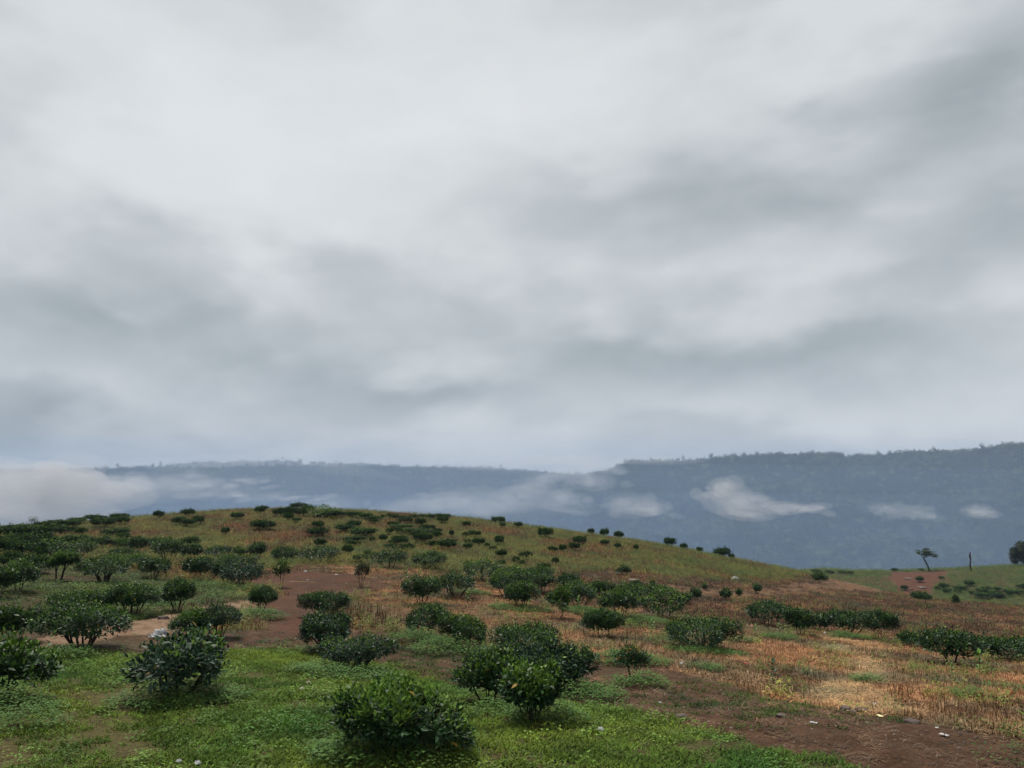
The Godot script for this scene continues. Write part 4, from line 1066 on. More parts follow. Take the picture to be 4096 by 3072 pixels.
	# dead leaves and bare litter under the near bushes
	for row in NEAR_BUSHES:
		if not row[6].has("hero"):
			continue
		for q in int(70.0 * row[2]):
			var th := rng.randf() * TAU
			var u: float = sqrt(rng.randf()) * row[2] * 0.45
			var x: float = row[0] + cos(th) * u
			var z: float = row[1] + sin(th) * u
			sow("mulch", Vector3(x, gy(x, z) + 0.005, z), rng.randf_range(0.4, 0.8), Color(0.075, 0.046, 0.028).lerp(Color(0.15, 0.09, 0.045), pow(rng.randf(), 2.0)), rng)
	var names := {"lawn": ["lawn_grass", "short green grass of the lawn and its tufts around"], "straw": ["dry_grass", "upright dead brown grass on the slopes"], "mulch": ["dead_grass", "flattened straw and plant litter on the soil"], "weed": ["weeds", "low yellow-green weeds covering the hill"], "clover": ["ground_cover", "leafy green ground cover among the bushes"], "spike": ["tall_weeds", "thin upright weeds along the hill's skyline"]}
	for kind in scatter_at:
		var list: Array = scatter_at[kind]
		var parts := 3
		for variant in parts:
			var mm := MultiMesh.new()
			mm.transform_format = MultiMesh.TRANSFORM_3D
			mm.use_colors = true
			mm.mesh = tuft(kind, rng)
			var cnt := (list.size() - variant + parts - 1) / parts
			mm.instance_count = cnt
			for q in cnt:
				mm.set_instance_transform(q, list[q * parts + variant])
				mm.set_instance_color(q, scatter_tint[kind][q * parts + variant])
			var o := MultiMeshInstance3D.new()
			o.name = numbered(names[kind][0])
			o.multimesh = mm
			o.material_override = grass_mat
			add_child(o, true)
			tag(o, names[kind][1], "", "ground cover", "stuff")
		print(kind, " ", list.size())
	# pebbles on the bare soil
	var peb := Shape.new()
	var ball := SphereMesh.new()
	ball.radius = 0.5
	ball.height = 0.7
	ball.radial_segments = 7
	ball.rings = 4
	var pm := MultiMesh.new()
	pm.transform_format = MultiMesh.TRANSFORM_3D
	pm.use_colors = true
	pm.mesh = lump_of(ball, 0.35, 3)
	var where := []
	for q in 20000:
		var r := 6.0 + 26.0 * rng.randf()
		var az := rng.randf_range(-0.6, 0.62)
		var x := r * sin(az)
		var z := -r * cos(az)
		var zone := zone_at(x, z, r)
		if zone == 4 or zone == 3 or (zone == 2 and rng.randf() < 0.5) or (zone == 6 and rng.randf() < 0.06):
			where.append(Vector3(x, gy(x, z), z))
	pm.instance_count = where.size()
	for q in where.size():
		var s := 0.010 + 0.040 * pow(rng.randf(), 4.0)
		pm.set_instance_transform(q, Transform3D(Basis.from_euler(Vector3(rng.randf() * 0.6, rng.randf() * TAU, rng.randf() * 0.6)).scaled(Vector3(s, s * 0.8, s)), where[q]))
		pm.set_instance_color(q, Color(0.085, 0.052, 0.036).lerp(Color(0.19, 0.14, 0.105), pow(rng.randf(), 3.0)))
	var po := MultiMeshInstance3D.new()
	po.name = numbered("gravel")
	po.multimesh = pm
	po.material_override = dull_leaf_mat
	add_child(po, true)
	tag(po, "clods and pebbles strewn on the bare soil", "", "ground cover", "stuff")


func lump_of(ball: SphereMesh, amount: float, s: int) -> ArrayMesh:
	var nz := FastNoiseLite.new()
	nz.seed = s
	nz.frequency = 1.1
	var a := ball.get_mesh_arrays()
	var sh := Shape.new()
	sh.v = a[Mesh.ARRAY_VERTEX]
	sh.i = a[Mesh.ARRAY_INDEX]
	for q in sh.v.size():
		var p := sh.v[q]
		sh.v[q] = p * (1.0 + amount * nz.get_noise_3dv(p * 1.6) * 2.0)
		sh.c.append(Color.WHITE)
	sh.n = a[Mesh.ARRAY_NORMAL]
	return sh.mesh()


# ---------------------------------------------------------------- small things
func build_small() -> void:
	var rng := new_rng(23)
	var plain := {"white": Color(0.34, 0.34, 0.345), "cream": Color(0.34, 0.30, 0.235), "red": Color(0.45, 0.035, 0.03), "pink": Color(0.60, 0.24, 0.20), "yellow": Color(0.58, 0.52, 0.26), "grey": Color(0.30, 0.33, 0.34)}
	var mats := {}
	for k in plain:
		var m := StandardMaterial3D.new()
		m.albedo_color = plain[k].linear_to_srgb()
		m.roughness = 0.5
		mats[k] = m
	for row in SCRAPS:
		var o := put("plastic_scrap" if row[3] == "crumpled" else "paper_scrap", crumple(row[2] * (0.55 if row[2] < 0.4 else 0.9), row[3] == "crumpled", rng), mats[row[5]])
		o.position = on_ground(row[0], row[1]) + Vector3(0, 0.018, 0)
		o.rotation.y = rng.randf() * TAU
		tag(o, row[4], "litter", "litter lying about")
	var bag := thing("plastic_bag", on_ground(-6.0, -13.55), "crumpled white plastic bag behind the sprawling large-leaved bush", "bag")
	put("body", crumple(0.26, true, rng), mats["white"], bag).position.y = 0.05
	var knot := put("knot", crumple(0.09, true, rng), mats["white"], bag)
	knot.position = Vector3(0.06, 0.14, 0.0)
	for row in ROCKS:
		row = row.duplicate()
		row[2] *= 0.62 if row[2] < 1.2 else 0.45
		var ball := SphereMesh.new()
		ball.radius = row[2] * 0.5
		ball.height = row[2] * 0.62
		ball.radial_segments = 14
		ball.rings = 8
		var nz := FastNoiseLite.new()
		nz.seed = rng.randi() % 999
		nz.frequency = 1.5 / row[2]
		var a := ball.get_mesh_arrays()
		var verts: PackedVector3Array = a[Mesh.ARRAY_VERTEX]
		var st := SurfaceTool.new()
		st.begin(Mesh.PRIMITIVE_TRIANGLES)
		for q in verts.size():
			var p := verts[q]
			p *= 1.0 + 0.75 * nz.get_noise_3dv(p)
			p.y = clampf(p.y, -row[2] * 0.2, row[2] * (0.10 if row[4] == "pale" else 0.22))
			verts[q] = p
		st.set_smooth_group(-1)
		for q in a[Mesh.ARRAY_INDEX]:
			st.add_vertex(verts[q])
		st.generate_normals()
		var m := StandardMaterial3D.new()
		var base := Color(0.23, 0.185, 0.15) if row[4] == "pale" else Color(0.085, 0.062, 0.050) * rng.randf_range(0.8, 1.5)
		m.albedo_color = base.linear_to_srgb()
		m.albedo_texture = soil_grain
		m.uv1_triplanar = true
		m.roughness = 0.9
		var o := put("rock", st.commit(), m)
		o.position = on_ground(row[0], row[1]) + Vector3(0, row[2] * 0.06, 0)
		o.rotation.y = rng.randf() * TAU
		tag(o, row[3], "rock", "stones on the slopes")
	for row in SEEDLINGS:
		var t := thing("seedling", on_ground(row[0], row[1]), row[3], "plant", "seedlings in the straw")
		var h: float = row[2]
		var stem := Shape.new()
		var lean := Vector3(rng.randf_range(-0.12, 0.12), 0, rng.randf_range(-0.12, 0.12)) * h
		stem.tube([Vector3(0, -0.03, 0), Vector3(0, h * 0.5, 0) + lean * 0.4, Vector3(0, h * 0.9, 0) + lean], 0.007, 0.003, 5, Color(0.06, 0.085, 0.03))
		put("stem", stem.mesh(), bark_mat, t)
		var dark: bool = row[3].contains("dark")
		for l in 11:
			var lf := Shape.new()
			var y := h * lerpf(0.25, 0.92, l / 10.0)
			var phi := l * 2.4
			var d := (Vector3(cos(phi), 0, sin(phi)) + Vector3.UP * lerpf(0.3, 1.2, l / 10.0)).normalized()
			var len := h * rng.randf_range(0.26, 0.40)
			var col := Color(0.10, 0.20, 0.035) if not dark else Color(0.03, 0.065, 0.025)
			lf.leaf(Vector3.ZERO, d, Vector3.UP, len, len * 0.42, col * rng.randf_range(0.8, 1.25), 2, 0.3)
			put("leaf", lf.mesh(), leaf_mat, t).position = Vector3(0, y, 0) + lean * (y / h)
	var stick := Shape.new()
	stick.tube([Vector3(-0.45, 0.015, -0.1), Vector3(-0.1, 0.03, 0.02), Vector3(0.45, 0.015, 0.12)], 0.016, 0.009, 6, Color(0.40, 0.31, 0.16))
	var so := put("stick", stick.mesh(), bark_mat)
	so.position = on_ground(-7.3, -27.48)
	tag(so, "pale dry cane lying on the red clearing", "stick")
	for spot in [[-0.75, -6.95], [-0.62, -6.9]]:
		var lf := Shape.new()
		lf.leaf(Vector3.ZERO, Vector3(0.8, 0.25, 0.4).normalized(), Vector3.UP, 0.08, 0.045, Color(0.42, 0.40, 0.04), 2, 0.2)
		var o := put("fallen_leaf", lf.mesh(), leaf_mat)
		o.position = on_ground(spot[0] - 0.35, spot[1] - 0.35) + Vector3(0, 0.05, 0)
		tag(o, "yellow fallen leaf in the lawn, %s of two" % ("left" if spot[0] < -0.7 else "right"), "leaf", "fallen leaves on the lawn")


func crumple(s: float, high: bool, rng: RandomNumberGenerator) -> ArrayMesh:
	var nz := FastNoiseLite.new()
	nz.seed = rng.randi() % 999
	nz.frequency = 2.2 / s
	var n := 9
	var st := SurfaceTool.new()
	st.begin(Mesh.PRIMITIVE_TRIANGLES)
	st.set_smooth_group(-1)
	var pts := []
	for a in n + 1:
		for b in n + 1:
			var u := (float(a) / n - 0.5) * s
			var w := (float(b) / n - 0.5) * s * (0.9 if high else 0.6)
			var q := 1.0 - pow(maxf(absf(u) / (s * 0.5), absf(w) / (s * 0.45)), 3.0)
			var rim := 1.0 + 0.25 * nz.get_noise_2d(u * 0.7 + 9.0, w * 0.7)
			pts.append(Vector3(u * rim, (s * 0.42 if high else s * 0.05) * maxf(q, 0.0) * (0.75 + nz.get_noise_2d(u, w)) + s * 0.10 * nz.get_noise_2d(u * 2.0 + 5.0, w * 2.0), w * rim))
	for a in n:
		for b in n:
			var k := a * (n + 1) + b
			for q in [k, k + n + 1, k + n + 2, k, k + n + 2, k + 1]:
				st.add_vertex(pts[q])
	st.generate_normals()
	return st.commit()


# ---------------------------------------------------------------- far trees
func clumps(sh: Shape, list: Array, leaf: float, per: int, rng: RandomNumberGenerator, dark: Color, light: Color) -> void:
	for c in list:
		var mid: Vector3 = c[0]
		var rad: Vector3 = c[1]
		for q in int(per * rad.x * rad.z):
			var d := Vector3(rng.randfn(), rng.randfn(), rng.randfn()).normalized()
			var p := mid + d * rad * pow(rng.randf(), 0.4)
			var ld := (d + Vector3(rng.randf_range(-0.8, 0.8), rng.randf_range(-0.6, 0.5), rng.randf_range(-0.8, 0.8))).normalized()
			sh.leaf(p, ld, Vector3.UP + d * 0.4, leaf * rng.randf_range(0.7, 1.3), leaf * 0.55, dark.lerp(light, rng.randf()), 0, 0.2)


func build_far_trees() -> void:
	var rng := new_rng(61)
	var wood := Color(0.045, 0.036, 0.030)
	var t := thing("leaning_tree", on_ground(79.28, -149.59), "small tree with a leaning bare trunk and flat windswept crown beside the red track", "tree")
	var tr := Shape.new()
	tr.tube([Vector3(0.02, -0.2, 0), Vector3(-0.25, 0.7, 0.03), Vector3(-0.62, 1.6, 0), Vector3(-1.05, 2.45, 0)], 0.17, 0.11, 8, wood)
	put("trunk", tr.mesh(), bark_mat, t)
	for b in [[Vector3(-1.05, 2.4, 0), Vector3(-1.6, 2.95, 0.1), Vector3(-2.15, 3.3, 0.1)], [Vector3(-1.0, 2.4, 0), Vector3(-0.7, 3.1, -0.1), Vector3(-0.2, 3.7, -0.2)], [Vector3(-1.0, 2.4, 0), Vector3(-0.1, 2.8, 0.2), Vector3(1.1, 2.8, 0.2)], [Vector3(-1.0, 2.4, 0), Vector3(-1.0, 3.1, 0.5), Vector3(-0.9, 3.8, 0.6)]]:
		var br := Shape.new()
		br.tube(b, 0.075, 0.03, 6, wood)
		put("branch", br.mesh(), bark_mat, t)
	var cr := Shape.new()
	clumps(cr, [[Vector3(-2.0, 3.55, 0.1), Vector3(0.5, 0.30, 0.5)], [Vector3(-1.15, 3.35, 0.3), Vector3(0.6, 0.35, 0.6)], [Vector3(-0.95, 3.85, 0.5), Vector3(0.35, 0.25, 0.4)], [Vector3(-0.2, 3.75, -0.2), Vector3(0.75, 0.36, 0.7)], [Vector3(0.35, 3.3, 0.0), Vector3(0.75, 0.28, 0.7)], [Vector3(1.1, 2.85, 0.2), Vector3(0.55, 0.2, 0.5)], [Vector3(-0.6, 3.1, 0.2), Vector3(0.6, 0.25, 0.5)]], 0.28, 520, rng, Color(0.03, 0.06, 0.022), Color(0.06, 0.11, 0.03))
	put("crown", cr.mesh(), leaf_mat, t).set_meta("kind", "stuff")
	var p := thing("dead_trunk", on_ground(84.46, -144.95), "bare dead trunk with a stub fork standing like a post on the far hill", "dead tree")
	var pt := Shape.new()
	pt.tube([Vector3(0.05, -0.2, 0), Vector3(-0.08, 0.5, 0), Vector3(-0.16, 1.1, 0), Vector3(-0.02, 1.8, 0), Vector3(0.03, 2.4, 0), Vector3(0.03, 3.45, 0)], 0.15, 0.09, 8, wood)
	put("trunk", pt.mesh(), bark_mat, p)
	var fk := Shape.new()
	fk.tube([Vector3(0.0, 2.2, 0), Vector3(-0.16, 2.6, 0.03), Vector3(-0.20, 3.0, 0.05)], 0.10, 0.07, 7, wood)
	put("stub", fk.mesh(), bark_mat, p)
	var b := thing("round_tree", on_ground(98.7, -150.6), "dense round-crowned tree cut by the right edge on the far hill", "tree")
	var bt := Shape.new()
	bt.tube([Vector3(0, -0.3, 0), Vector3(0.05, 0.8, 0), Vector3(0, 2.2, 0)], 0.30, 0.18, 8, wood)
	put("trunk", bt.mesh(), bark_mat, b)
	var bc := Shape.new()
	var list := [[Vector3(0, 2.5, 0), Vector3(2.2, 2.0, 2.2)]]
	for q in 16:
		var th := TAU * q / 16.0 * 2.0
		var hgt := rng.randf_range(0.9, 4.0)
		var reach := 2.3 * sqrt(maxf(0.05, 1.0 - pow((hgt - 2.0) / 2.6, 2.0)))
		list.append([Vector3(cos(th) * reach, hgt, sin(th) * reach), Vector3.ONE * rng.randf_range(0.7, 1.05)])
	clumps(bc, list, 0.32, 700, rng, Color(0.022, 0.042, 0.018), Color(0.045, 0.08, 0.026))
	put("crown", bc.mesh(), leaf_mat, b).set_meta("kind", "stuff")
	# light green feathery shrub and the rough taller one on the near hill
	var f := thing("feathery_shrub", on_ground(-14.3, -58.9), "light green feathery shrub on the hill's skyline beside the tallest dark bushes", "shrub")
	var fs := Shape.new()
	clumps(fs, [[Vector3(0, 0.55, 0), Vector3(0.8, 0.34, 0.6)], [Vector3(-0.7, 0.45, 0), Vector3(0.5, 0.3, 0.5)], [Vector3(0.7, 0.40, 0.1), Vector3(0.6, 0.25, 0.5)], [Vector3(0.2, 0.25, 0.3), Vector3(1.0, 0.25, 0.6)]], 0.15, 700, rng, Color(0.075, 0.15, 0.03), Color(0.13, 0.24, 0.04))
	put("foliage", fs.mesh(), leaf_mat, f).set_meta("kind", "stuff")
	var fst := Shape.new()
	fst.tube([Vector3(0, -0.1, 0), Vector3(0.05, 0.3, 0), Vector3(0, 0.6, 0)], 0.03, 0.015, 5, wood)
	put("stem", fst.mesh(), bark_mat, f)
	var g := thing("rough_shrub", on_ground(-29.4, -48.0), "ragged taller shrub poking above the left thicket's skyline", "shrub")
	var gs := Shape.new()
	clumps(gs, [[Vector3(0, 0.4, 0), Vector3(0.55, 0.4, 0.5)], [Vector3(0.15, 0.85, 0), Vector3(0.3, 0.25, 0.3)], [Vector3(-0.3, 0.75, 0), Vector3(0.2, 0.25, 0.3)]], 0.13, 800, rng, Color(0.03, 0.07, 0.02), Color(0.06, 0.12, 0.03))
	g.scale = Vector3.ONE * 0.62
	put("foliage", gs.mesh(), slope_leaf_mat, g).set_meta("kind", "stuff")
	var gst := Shape.new()
	gst.tube([Vector3(0, -0.1, 0), Vector3(0.08, 0.4, 0), Vector3(0.12, 0.9, 0)], 0.03, 0.012, 5, wood)
	put("stem", gst.mesh(), bark_mat, g)


# ---------------------------------------------------------------- wooded ridges
func crest_at(list: Array, az: float) -> float:
	for k in list.size() - 1:
		if az <= list[k + 1].x:
			var t := clampf((az - list[k].x) / (list[k + 1].x - list[k].x), 0.0, 1.0)
			return lerpf(list[k].y, list[k + 1].y, t * t * (3.0 - 2.0 * t))
	return list[-1].y


func ridge_point(list: Array, az: float, t: float, foot: float, top: float, nz: FastNoiseLite) -> Vector3:
	var a := deg_to_rad(az)
	var bend := nz.get_noise_2d(az * 14.0, 0.0) * 140.0
	var r := lerpf(foot, top + bend, t)
	var p := Vector3(r * sin(a), 0, -r * cos(a))
	var y := lerpf(-192.0, crest_at(list, az), pow(clampf(t, 0.0, 1.0), 1.05))
	if t > 1.0:
		y -= (t - 1.0) * 420.0
	var gully := absf(nz.get_noise_2d(p.x, p.z))
	p.y = y - gully * 60.0 * clampf(t * (1.02 - t) * 4.0, 0.0, 1.0)
	return p


func build_ridge(list: Array, az0: float, az1: float, foot: float, top: float, trees: int, crown: float, label: String, woods: String, s: int, forms: Array, mat: Material, crown_mat: Material) -> void:
	var rng := new_rng(s)
	var nz := FastNoiseLite.new()
	nz.seed = s
	nz.frequency = 0.0035
	nz.fractal_octaves = 3
	var na := int((az1 - az0) / 0.3)
	var nt := 34
	var sh := Shape.new()
	for k in nt + 1:
		var t := 1.25 * k / nt
		for j in na + 1:
			sh.v.append(ridge_point(list, lerpf(az0, az1, float(j) / na), t, foot, top, nz))
			sh.c.append(Color(0.030, 0.046, 0.018))
	for k in nt:
		for j in na:
			var b := k * (na + 1) + j
			sh.i.append_array([b, b + na + 1, b + na + 2, b, b + na + 2, b + 1])
	var st := SurfaceTool.new()
	st.begin(Mesh.PRIMITIVE_TRIANGLES)
	st.set_smooth_group(0)
	for q in sh.v.size():
		st.set_color(sh.c[q])
		st.add_vertex(sh.v[q])
	for q in sh.i:
		st.add_index(q)
	st.generate_normals()
	var o := put("mountain", st.commit(), mat)
	tag(o, label, "", "", "structure")
	var lists := [[], [], [], []]
	var tints := [[], [], [], []]
	for q in trees:
		var az := rng.randf_range(az0, az1)
		var t := sqrt(lerpf(pow(foot / top, 2.0), 1.0, rng.randf()))
		t = clampf((t * top - foot) / (top - foot), 0.0, 1.0)
		if q % 9 == 0:
			t = rng.randf_range(0.97, 1.01)
		var p := ridge_point(list, az, t, foot, top, nz)
		var tone := 0.5 + 1.6 * nz.get_noise_2d(p.x * 1.6 + 300.0, p.z * 1.6)
		var size := crown * rng.randf_range(0.55, 1.35)
		var tall := rng.randf_range(0.7, 1.25)
		var kind := q % 3
		if t > 0.965 and rng.randf() < 0.035:
			kind = 3
		var b := Basis(Vector3.UP, rng.randf() * TAU).scaled(Vector3(size, size * tall, size))
		lists[kind].append(Transform3D(b, p + Vector3.UP * size * 0.05))
		var c := Color(0.020, 0.036, 0.014).lerp(Color(0.115, 0.165, 0.045), pow(clampf(tone, 0.0, 1.0) * rng.randf(), 1.5))
		if rng.randf() < 0.06: c = Color(0.13, 0.17, 0.045)
		tints[kind].append(c)
	for kind in 4:
		if lists[kind].is_empty():
			continue
		var mm := MultiMesh.new()
		mm.transform_format = MultiMesh.TRANSFORM_3D
		mm.use_colors = true
		mm.mesh = forms[kind]
		mm.instance_count = lists[kind].size()
		for q in lists[kind].size():
			mm.set_instance_transform(q, lists[kind][q])
			mm.set_instance_color(q, tints[kind][q])
		var f := MultiMeshInstance3D.new()
		f.name = numbered("forest")
		f.multimesh = mm
		f.material_override = crown_mat
		add_child(f, true)
		tag(f, woods, "", "forest on the ridges", "stuff")


func build_ridges() -> void:
	var rng := new_rng(9)
	var forms := []
	for k in 3:
		var sh := Shape.new()
		var heads := []
		for q in 6:
			heads.append([Vector3(rng.randf_range(-0.28, 0.28), rng.randf_range(0.25, 0.62), rng.randf_range(-0.28, 0.28)), Vector3(0.26, 0.2, 0.26) * rng.randf_range(0.8, 1.2)])
		clumps(sh, heads, 0.16, 520, rng, Color(0.7, 0.7, 0.7), Color(1.25, 1.25, 1.2))
		sh.tube([Vector3(0, -0.35, 0), Vector3(0, 0.1, 0), Vector3(0, 0.5, 0)], 0.04, 0.02, 4, Color(0.6, 0.5, 0.4))
		forms.append(sh.mesh())
	var tall := Shape.new()
	tall.tube([Vector3(0, -0.3, 0), Vector3(0.02, 0.5, 0), Vector3(0, 1.05, 0)], 0.03, 0.018, 4, Color(0.6, 0.5, 0.4))
	clumps(tall, [[Vector3(0, 1.1, 0), Vector3(0.26, 0.14, 0.26)], [Vector3(0.16, 0.98, 0.05), Vector3(0.18, 0.10, 0.2)]], 0.16, 700, rng, Color(0.7, 0.7, 0.7), Color(1.2, 1.2, 1.2))
	forms.append(tall.mesh())
	var slope := StandardMaterial3D.new()
	slope.vertex_color_use_as_albedo = true
	slope.roughness = 1.0
	slope.metallic_specular = 0.1
	var crowns := StandardMaterial3D.new()
	crowns.vertex_color_use_as_albedo = true
	crowns.roughness = 0.9
	crowns.metallic_specular = 0.15
	build_ridge(CREST_RIGHT, -6.0, 50.0, 900.0, 1850.0, 38000, 14.0, "long wooded ridge filling the right half beyond the hill", "dense forest covering the right-hand ridge", 41, forms, slope, crowns)
	build_ridge(CREST_MID, -46.0, 17.0, 1500.0, 2700.0, 22000, 17.0, "level wooded ridge behind the hill on the left", "hazy forest on the middle ridge", 42, forms, slope, crowns)
	build_ridge(CREST_BACK, -48.0, 1.0, 2600.0, 3800.0, 8000, 20.0, "faintest ridge just showing over the middle one", "faint forest on the hindmost ridge", 43, forms, slope, crowns)


# ---------------------------------------------------------------- mist
func build_mist() -> void:
	var rng := new_rng(15)
	var vh := Node3D.new()
	vh.name = "valley_haze_cloud"
	add_child(vh, true)
	tag(vh, "blue haze lying in the valley before the wooded ridges", "haze", "mist in the valley", "stuff")
	for layer in 4:
		var f := FogVolume.new()
		f.name = "haze_layer"
		f.shape = RenderingServer.FOG_VOLUME_SHAPE_ELLIPSOID
		f.size = Vector3(3400.0 + 500.0 * layer, 130.0 + 85.0 * layer, 1150.0 + 90.0 * layer)
		f.position = Vector3(250.0 - 120.0 * layer, -112.0 + 4.0 * layer, -1300.0)
		var m := FogMaterial.new()
		m.albedo = Color(0.36, 0.59, 1.0).linear_to_srgb()
		m.density = 0.000165
		f.material = m
		vh.add_child(f, true)
	for bank in MISTS:
		var t := Node3D.new()
		t.name = numbered("mist_cloud")
		add_child(t, true)
		tag(t, bank[0], "cloud", "mist in the valley", "stuff")
		var veil: bool = bank[0].contains("veil")
		var thick: bool = bank[0].contains("thick")
		for core in bank[1]:
			var puffs := 7 if not veil else 2
			for q in puffs:
				# the body of the bank in two shells, then wisps round it
				var body := q < 2
				var off := Vector3.ZERO if body else Vector3(rng.randfn() * 0.80, rng.randfn() * 0.62, rng.randfn() * 0.5)
				var sx: float = core[3] * ([1.25, 0.78][q] if body else rng.randf_range(0.2, 0.5))
				var sy: float = minf(core[4] * ([1.25, 0.75][q] if body else rng.randf_range(0.3, 0.65)), sx)
				var f := FogVolume.new()
				f.name = "puff"
				f.shape = RenderingServer.FOG_VOLUME_SHAPE_ELLIPSOID
				f.size = Vector3(sx, sy, sx * 2.6) * 2.0
				f.position = Vector3(core[0] + off.x * core[3], core[1] + off.y * core[4], core[2] + off.z * core[3] * 0.8)
				f.rotation = Vector3(0, atan2(-core[0], -core[2]) + rng.randf_range(-0.25, 0.25), rng.randf_range(-0.16, 0.16))
				var depth := 0.16
				if thick: depth = 0.55
				if bank[0].contains("compact"): depth = 0.26
				if bank[0].contains("wisp"): depth = 0.13
				if bank[0].contains("torn"): depth = 0.10 if body else 0.24
				if veil: depth = 0.40
				if not body: depth *= 0.75
				var m := FogMaterial.new()
				m.albedo = Color(0.98, 0.985, 1.0)
				m.density = depth * rng.randf_range(0.7, 1.3) / (sx * 5.2)
				f.material = m
				t.add_child(f, true)


# ---------------------------------------------------------------- sky
func make_sky() -> Image:
	var wide := 2048
	var high := 1024
	var rows := 540
	var n1 := FastNoiseLite.new()
	n1.seed = 11
	n1.noise_type = FastNoiseLite.TYPE_SIMPLEX_SMOOTH
	n1.frequency = 1.0
	n1.fractal_octaves = 6
	n1.fractal_gain = 0.52
	var n2 := FastNoiseLite.new()
	n2.seed = 12
	n2.noise_type = FastNoiseLite.TYPE_SIMPLEX_SMOOTH
	n2.frequency = 0.42
	n2.fractal_octaves = 3
	var out := PackedFloat32Array()
	out.resize(wide * high * 3)
	out.fill(0.10)
	for y in rows:
		var el := PI * 0.5 - PI * (y + 0.5) / high
		var up := sin(el)
		var flat := cos(el)
		var k := 1.0 / (maxf(up, 0.0) * 0.8 + 0.30)
		var eld := rad_to_deg(el)
		for x in wide:
			var az := TAU * (x + 0.5) / wide
			var px := sin(az) * flat * k
			var pz := -cos(az) * flat * k
			var w1 := n2.get_noise_2d(px, pz)
			var w2 := n2.get_noise_2d(px + 31.0, pz - 17.0)
			var dx := sin(az) * flat
			var dz := -cos(az) * flat
			var c := n1.get_noise_3d(dx * 3.0 + w1 * 0.25, up * 6.5 + w2 * 0.25, dz * 3.0)
			var lumps := smoothstep(-0.30, 0.38, c)
			var azd := rad_to_deg(az)
			if azd > 180.0: azd -= 360.0
			var c2 := n1.get_noise_3d(dx * 8.5 + c * 0.4 + 50.0, up * 17.0 + w1 * 0.3, dz * 8.5)
			var b := 0.445 + 0.085 * lumps + 0.03 * w1 + 0.048 * c2 + 0.035 * smoothstep(8.0, 32.0, eld) - 0.03 * smoothstep(6.0, 1.5, eld)
			if absf(azd) < 60.0 and eld < 55.0:
				var da := azd + c * 4.5 + w1 * 2.0
				var de := eld + w2 * 2.0 + c * 3.5
				for p in SKY_PATCHES:
					var ga: float = (da - p[0]) / p[2]
					var ge: float = (de - p[1]) / p[3]
					var g := ga * ga + ge * ge
					if g < 6.0:
						b += p[4] * 0.85 * exp(-g * 0.8)
			if b > 0.52: b = 0.52 + 0.13 * (1.0 - exp(-(b - 0.52) / 0.13))
			b = maxf(b, 0.23)
			var at := (y * wide + x) * 3
			var blue := smoothstep(0.60, 0.26, b)
			out[at] = b * lerpf(0.965, 0.885, blue)
			out[at + 1] = b * lerpf(1.0, 0.995, blue)
			out[at + 2] = b * lerpf(1.025, 1.055, blue)
	return Image.create_from_data(wide, high, false, Image.FORMAT_RGBF, out.to_byte_array())


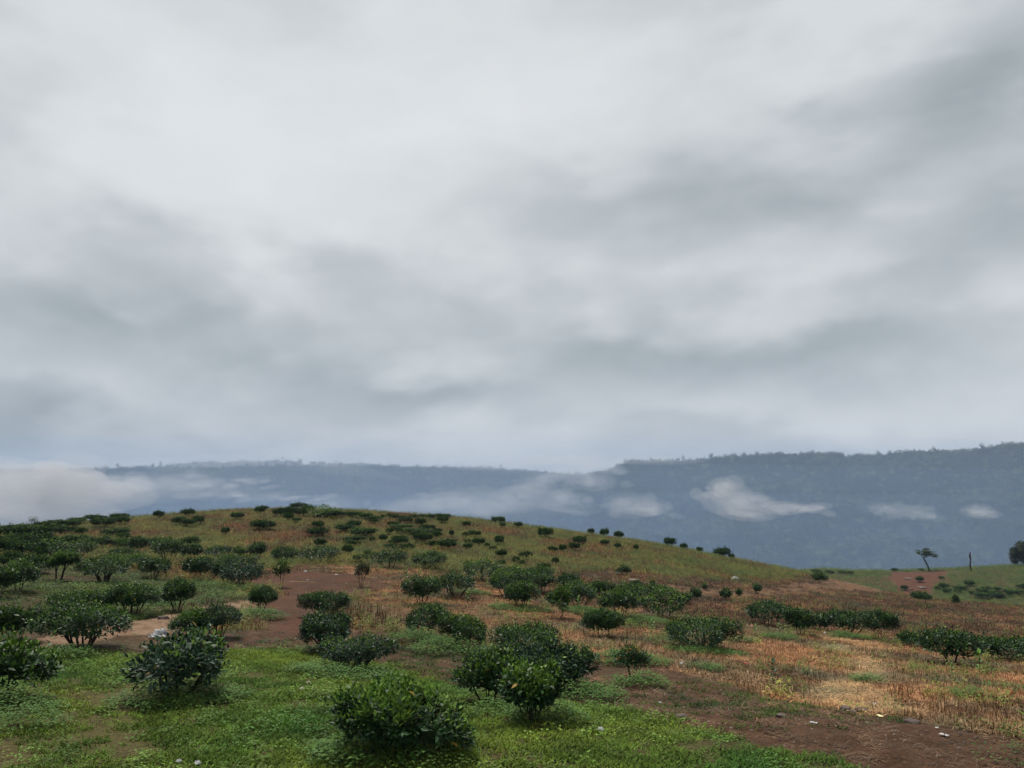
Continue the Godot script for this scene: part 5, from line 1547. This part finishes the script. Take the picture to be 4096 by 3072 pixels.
func _ready() -> void:
	var cam := Camera3D.new()
	cam.name = "camera"
	add_child(cam)
	cam.position = Vector3(0, EYE, 0)
	cam.rotation.x = atan(106.0 / 770.0)
	cam.fov = rad_to_deg(2.0 * atan(384.0 / 770.0))
	cam.near = 0.1
	cam.far = 12000.0
	cam.current = true
	var env := Environment.new()
	env.background_mode = Environment.BG_SKY
	env.sky = Sky.new()
	var pan := PanoramaSkyMaterial.new()
	pan.panorama = ImageTexture.create_from_image(make_sky())
	env.sky.sky_material = pan
	env.background_energy_multiplier = 1.0
	env.tonemap_mode = Environment.TONE_MAPPER_LINEAR
	env.tonemap_exposure = 1.28
	env.sdfgi_enabled = true
	env.ssao_enabled = true
	env.ssil_enabled = true
	env.fog_enabled = true
	env.fog_density = 0.00020
	env.fog_light_color = Color(0.52, 0.66, 0.90).linear_to_srgb()
	env.volumetric_fog_enabled = true
	env.volumetric_fog_density = 0.0
	var we := WorldEnvironment.new()
	we.name = "sky"
	we.environment = env
	add_child(we)
	var sun := DirectionalLight3D.new()
	sun.name = "sun"
	sun.light_color = Color(1.0, 0.97, 0.92)
	sun.light_energy = 1.30
	sun.light_angular_distance = 20.0
	sun.shadow_enabled = true
	sun.rotation = Vector3(deg_to_rad(-66.0), deg_to_rad(-150.0), 0)
	add_child(sun)

	coarse_noise.seed = 3
	coarse_noise.frequency = 0.35
	coarse_noise.fractal_octaves = 3
	fine_noise.seed = 4
	fine_noise.frequency = 1.1
	fine_noise.fractal_octaves = 4
	fine_noise.fractal_gain = 0.6
	warp_noise.seed = 5
	warp_noise.frequency = 0.22
	warp_noise.fractal_octaves = 4
	patch_noise.seed = 6
	patch_noise.frequency = 0.13
	patch_noise.fractal_octaves = 5
	patch_noise.fractal_gain = 0.6
	soil_grain = NoiseTexture2D.new()
	soil_grain.width = 512
	soil_grain.height = 512
	soil_grain.seamless = true
	var nz := FastNoiseLite.new()
	nz.seed = 21
	nz.frequency = 0.035
	nz.fractal_octaves = 5
	nz.fractal_gain = 0.65
	soil_grain.noise = nz
	var ramp := Gradient.new()
	ramp.set_color(0, Color(0.62, 0.62, 0.62))
	ramp.set_color(1, Color(1, 1, 1))
	soil_grain.color_ramp = ramp
	leaf_mat = StandardMaterial3D.new()
	leaf_mat.vertex_color_use_as_albedo = true
	leaf_mat.albedo_color = Color(0.76, 0.76, 0.76).linear_to_srgb()
	leaf_mat.roughness = 0.46
	leaf_mat.metallic_specular = 0.30
	leaf_mat.backlight_enabled = true
	leaf_mat.backlight = Color(0.22, 0.30, 0.12)
	leaf_mat.cull_mode = BaseMaterial3D.CULL_DISABLED
	slope_leaf_mat = leaf_mat.duplicate()
	slope_leaf_mat.metallic_specular = 0.18
	slope_leaf_mat.roughness = 0.6
	slope_leaf_mat.albedo_color = Color(0.62, 0.62, 0.62).linear_to_srgb()
	grass_mat = StandardMaterial3D.new()
	grass_mat.vertex_color_use_as_albedo = true
	grass_mat.albedo_color = Color(0.76, 0.76, 0.76).linear_to_srgb()
	grass_mat.roughness = 0.7
	grass_mat.metallic_specular = 0.3
	grass_mat.backlight_enabled = true
	grass_mat.backlight = Color(0.5, 0.5, 0.4)
	grass_mat.cull_mode = BaseMaterial3D.CULL_DISABLED
	dull_leaf_mat = StandardMaterial3D.new()
	dull_leaf_mat.vertex_color_use_as_albedo = true
	dull_leaf_mat.albedo_color = Color(0.76, 0.76, 0.76).linear_to_srgb()
	dull_leaf_mat.roughness = 0.9
	bark_mat = StandardMaterial3D.new()
	bark_mat.vertex_color_use_as_albedo = true
	bark_mat.albedo_color = Color(0.76, 0.76, 0.76).linear_to_srgb()
	bark_mat.roughness = 0.85
	bark_mat.metallic_specular = 0.3

	var t0 := Time.get_ticks_msec()
	build_ground()
	print("ground ", Time.get_ticks_msec() - t0)
	build_ridges()
	build_far_trees()
	print("trees ", Time.get_ticks_msec() - t0)
	build_bushes()
	print("bushes ", Time.get_ticks_msec() - t0)
	build_small()
	build_cover()
	print("cover ", Time.get_ticks_msec() - t0)
	build_mist()
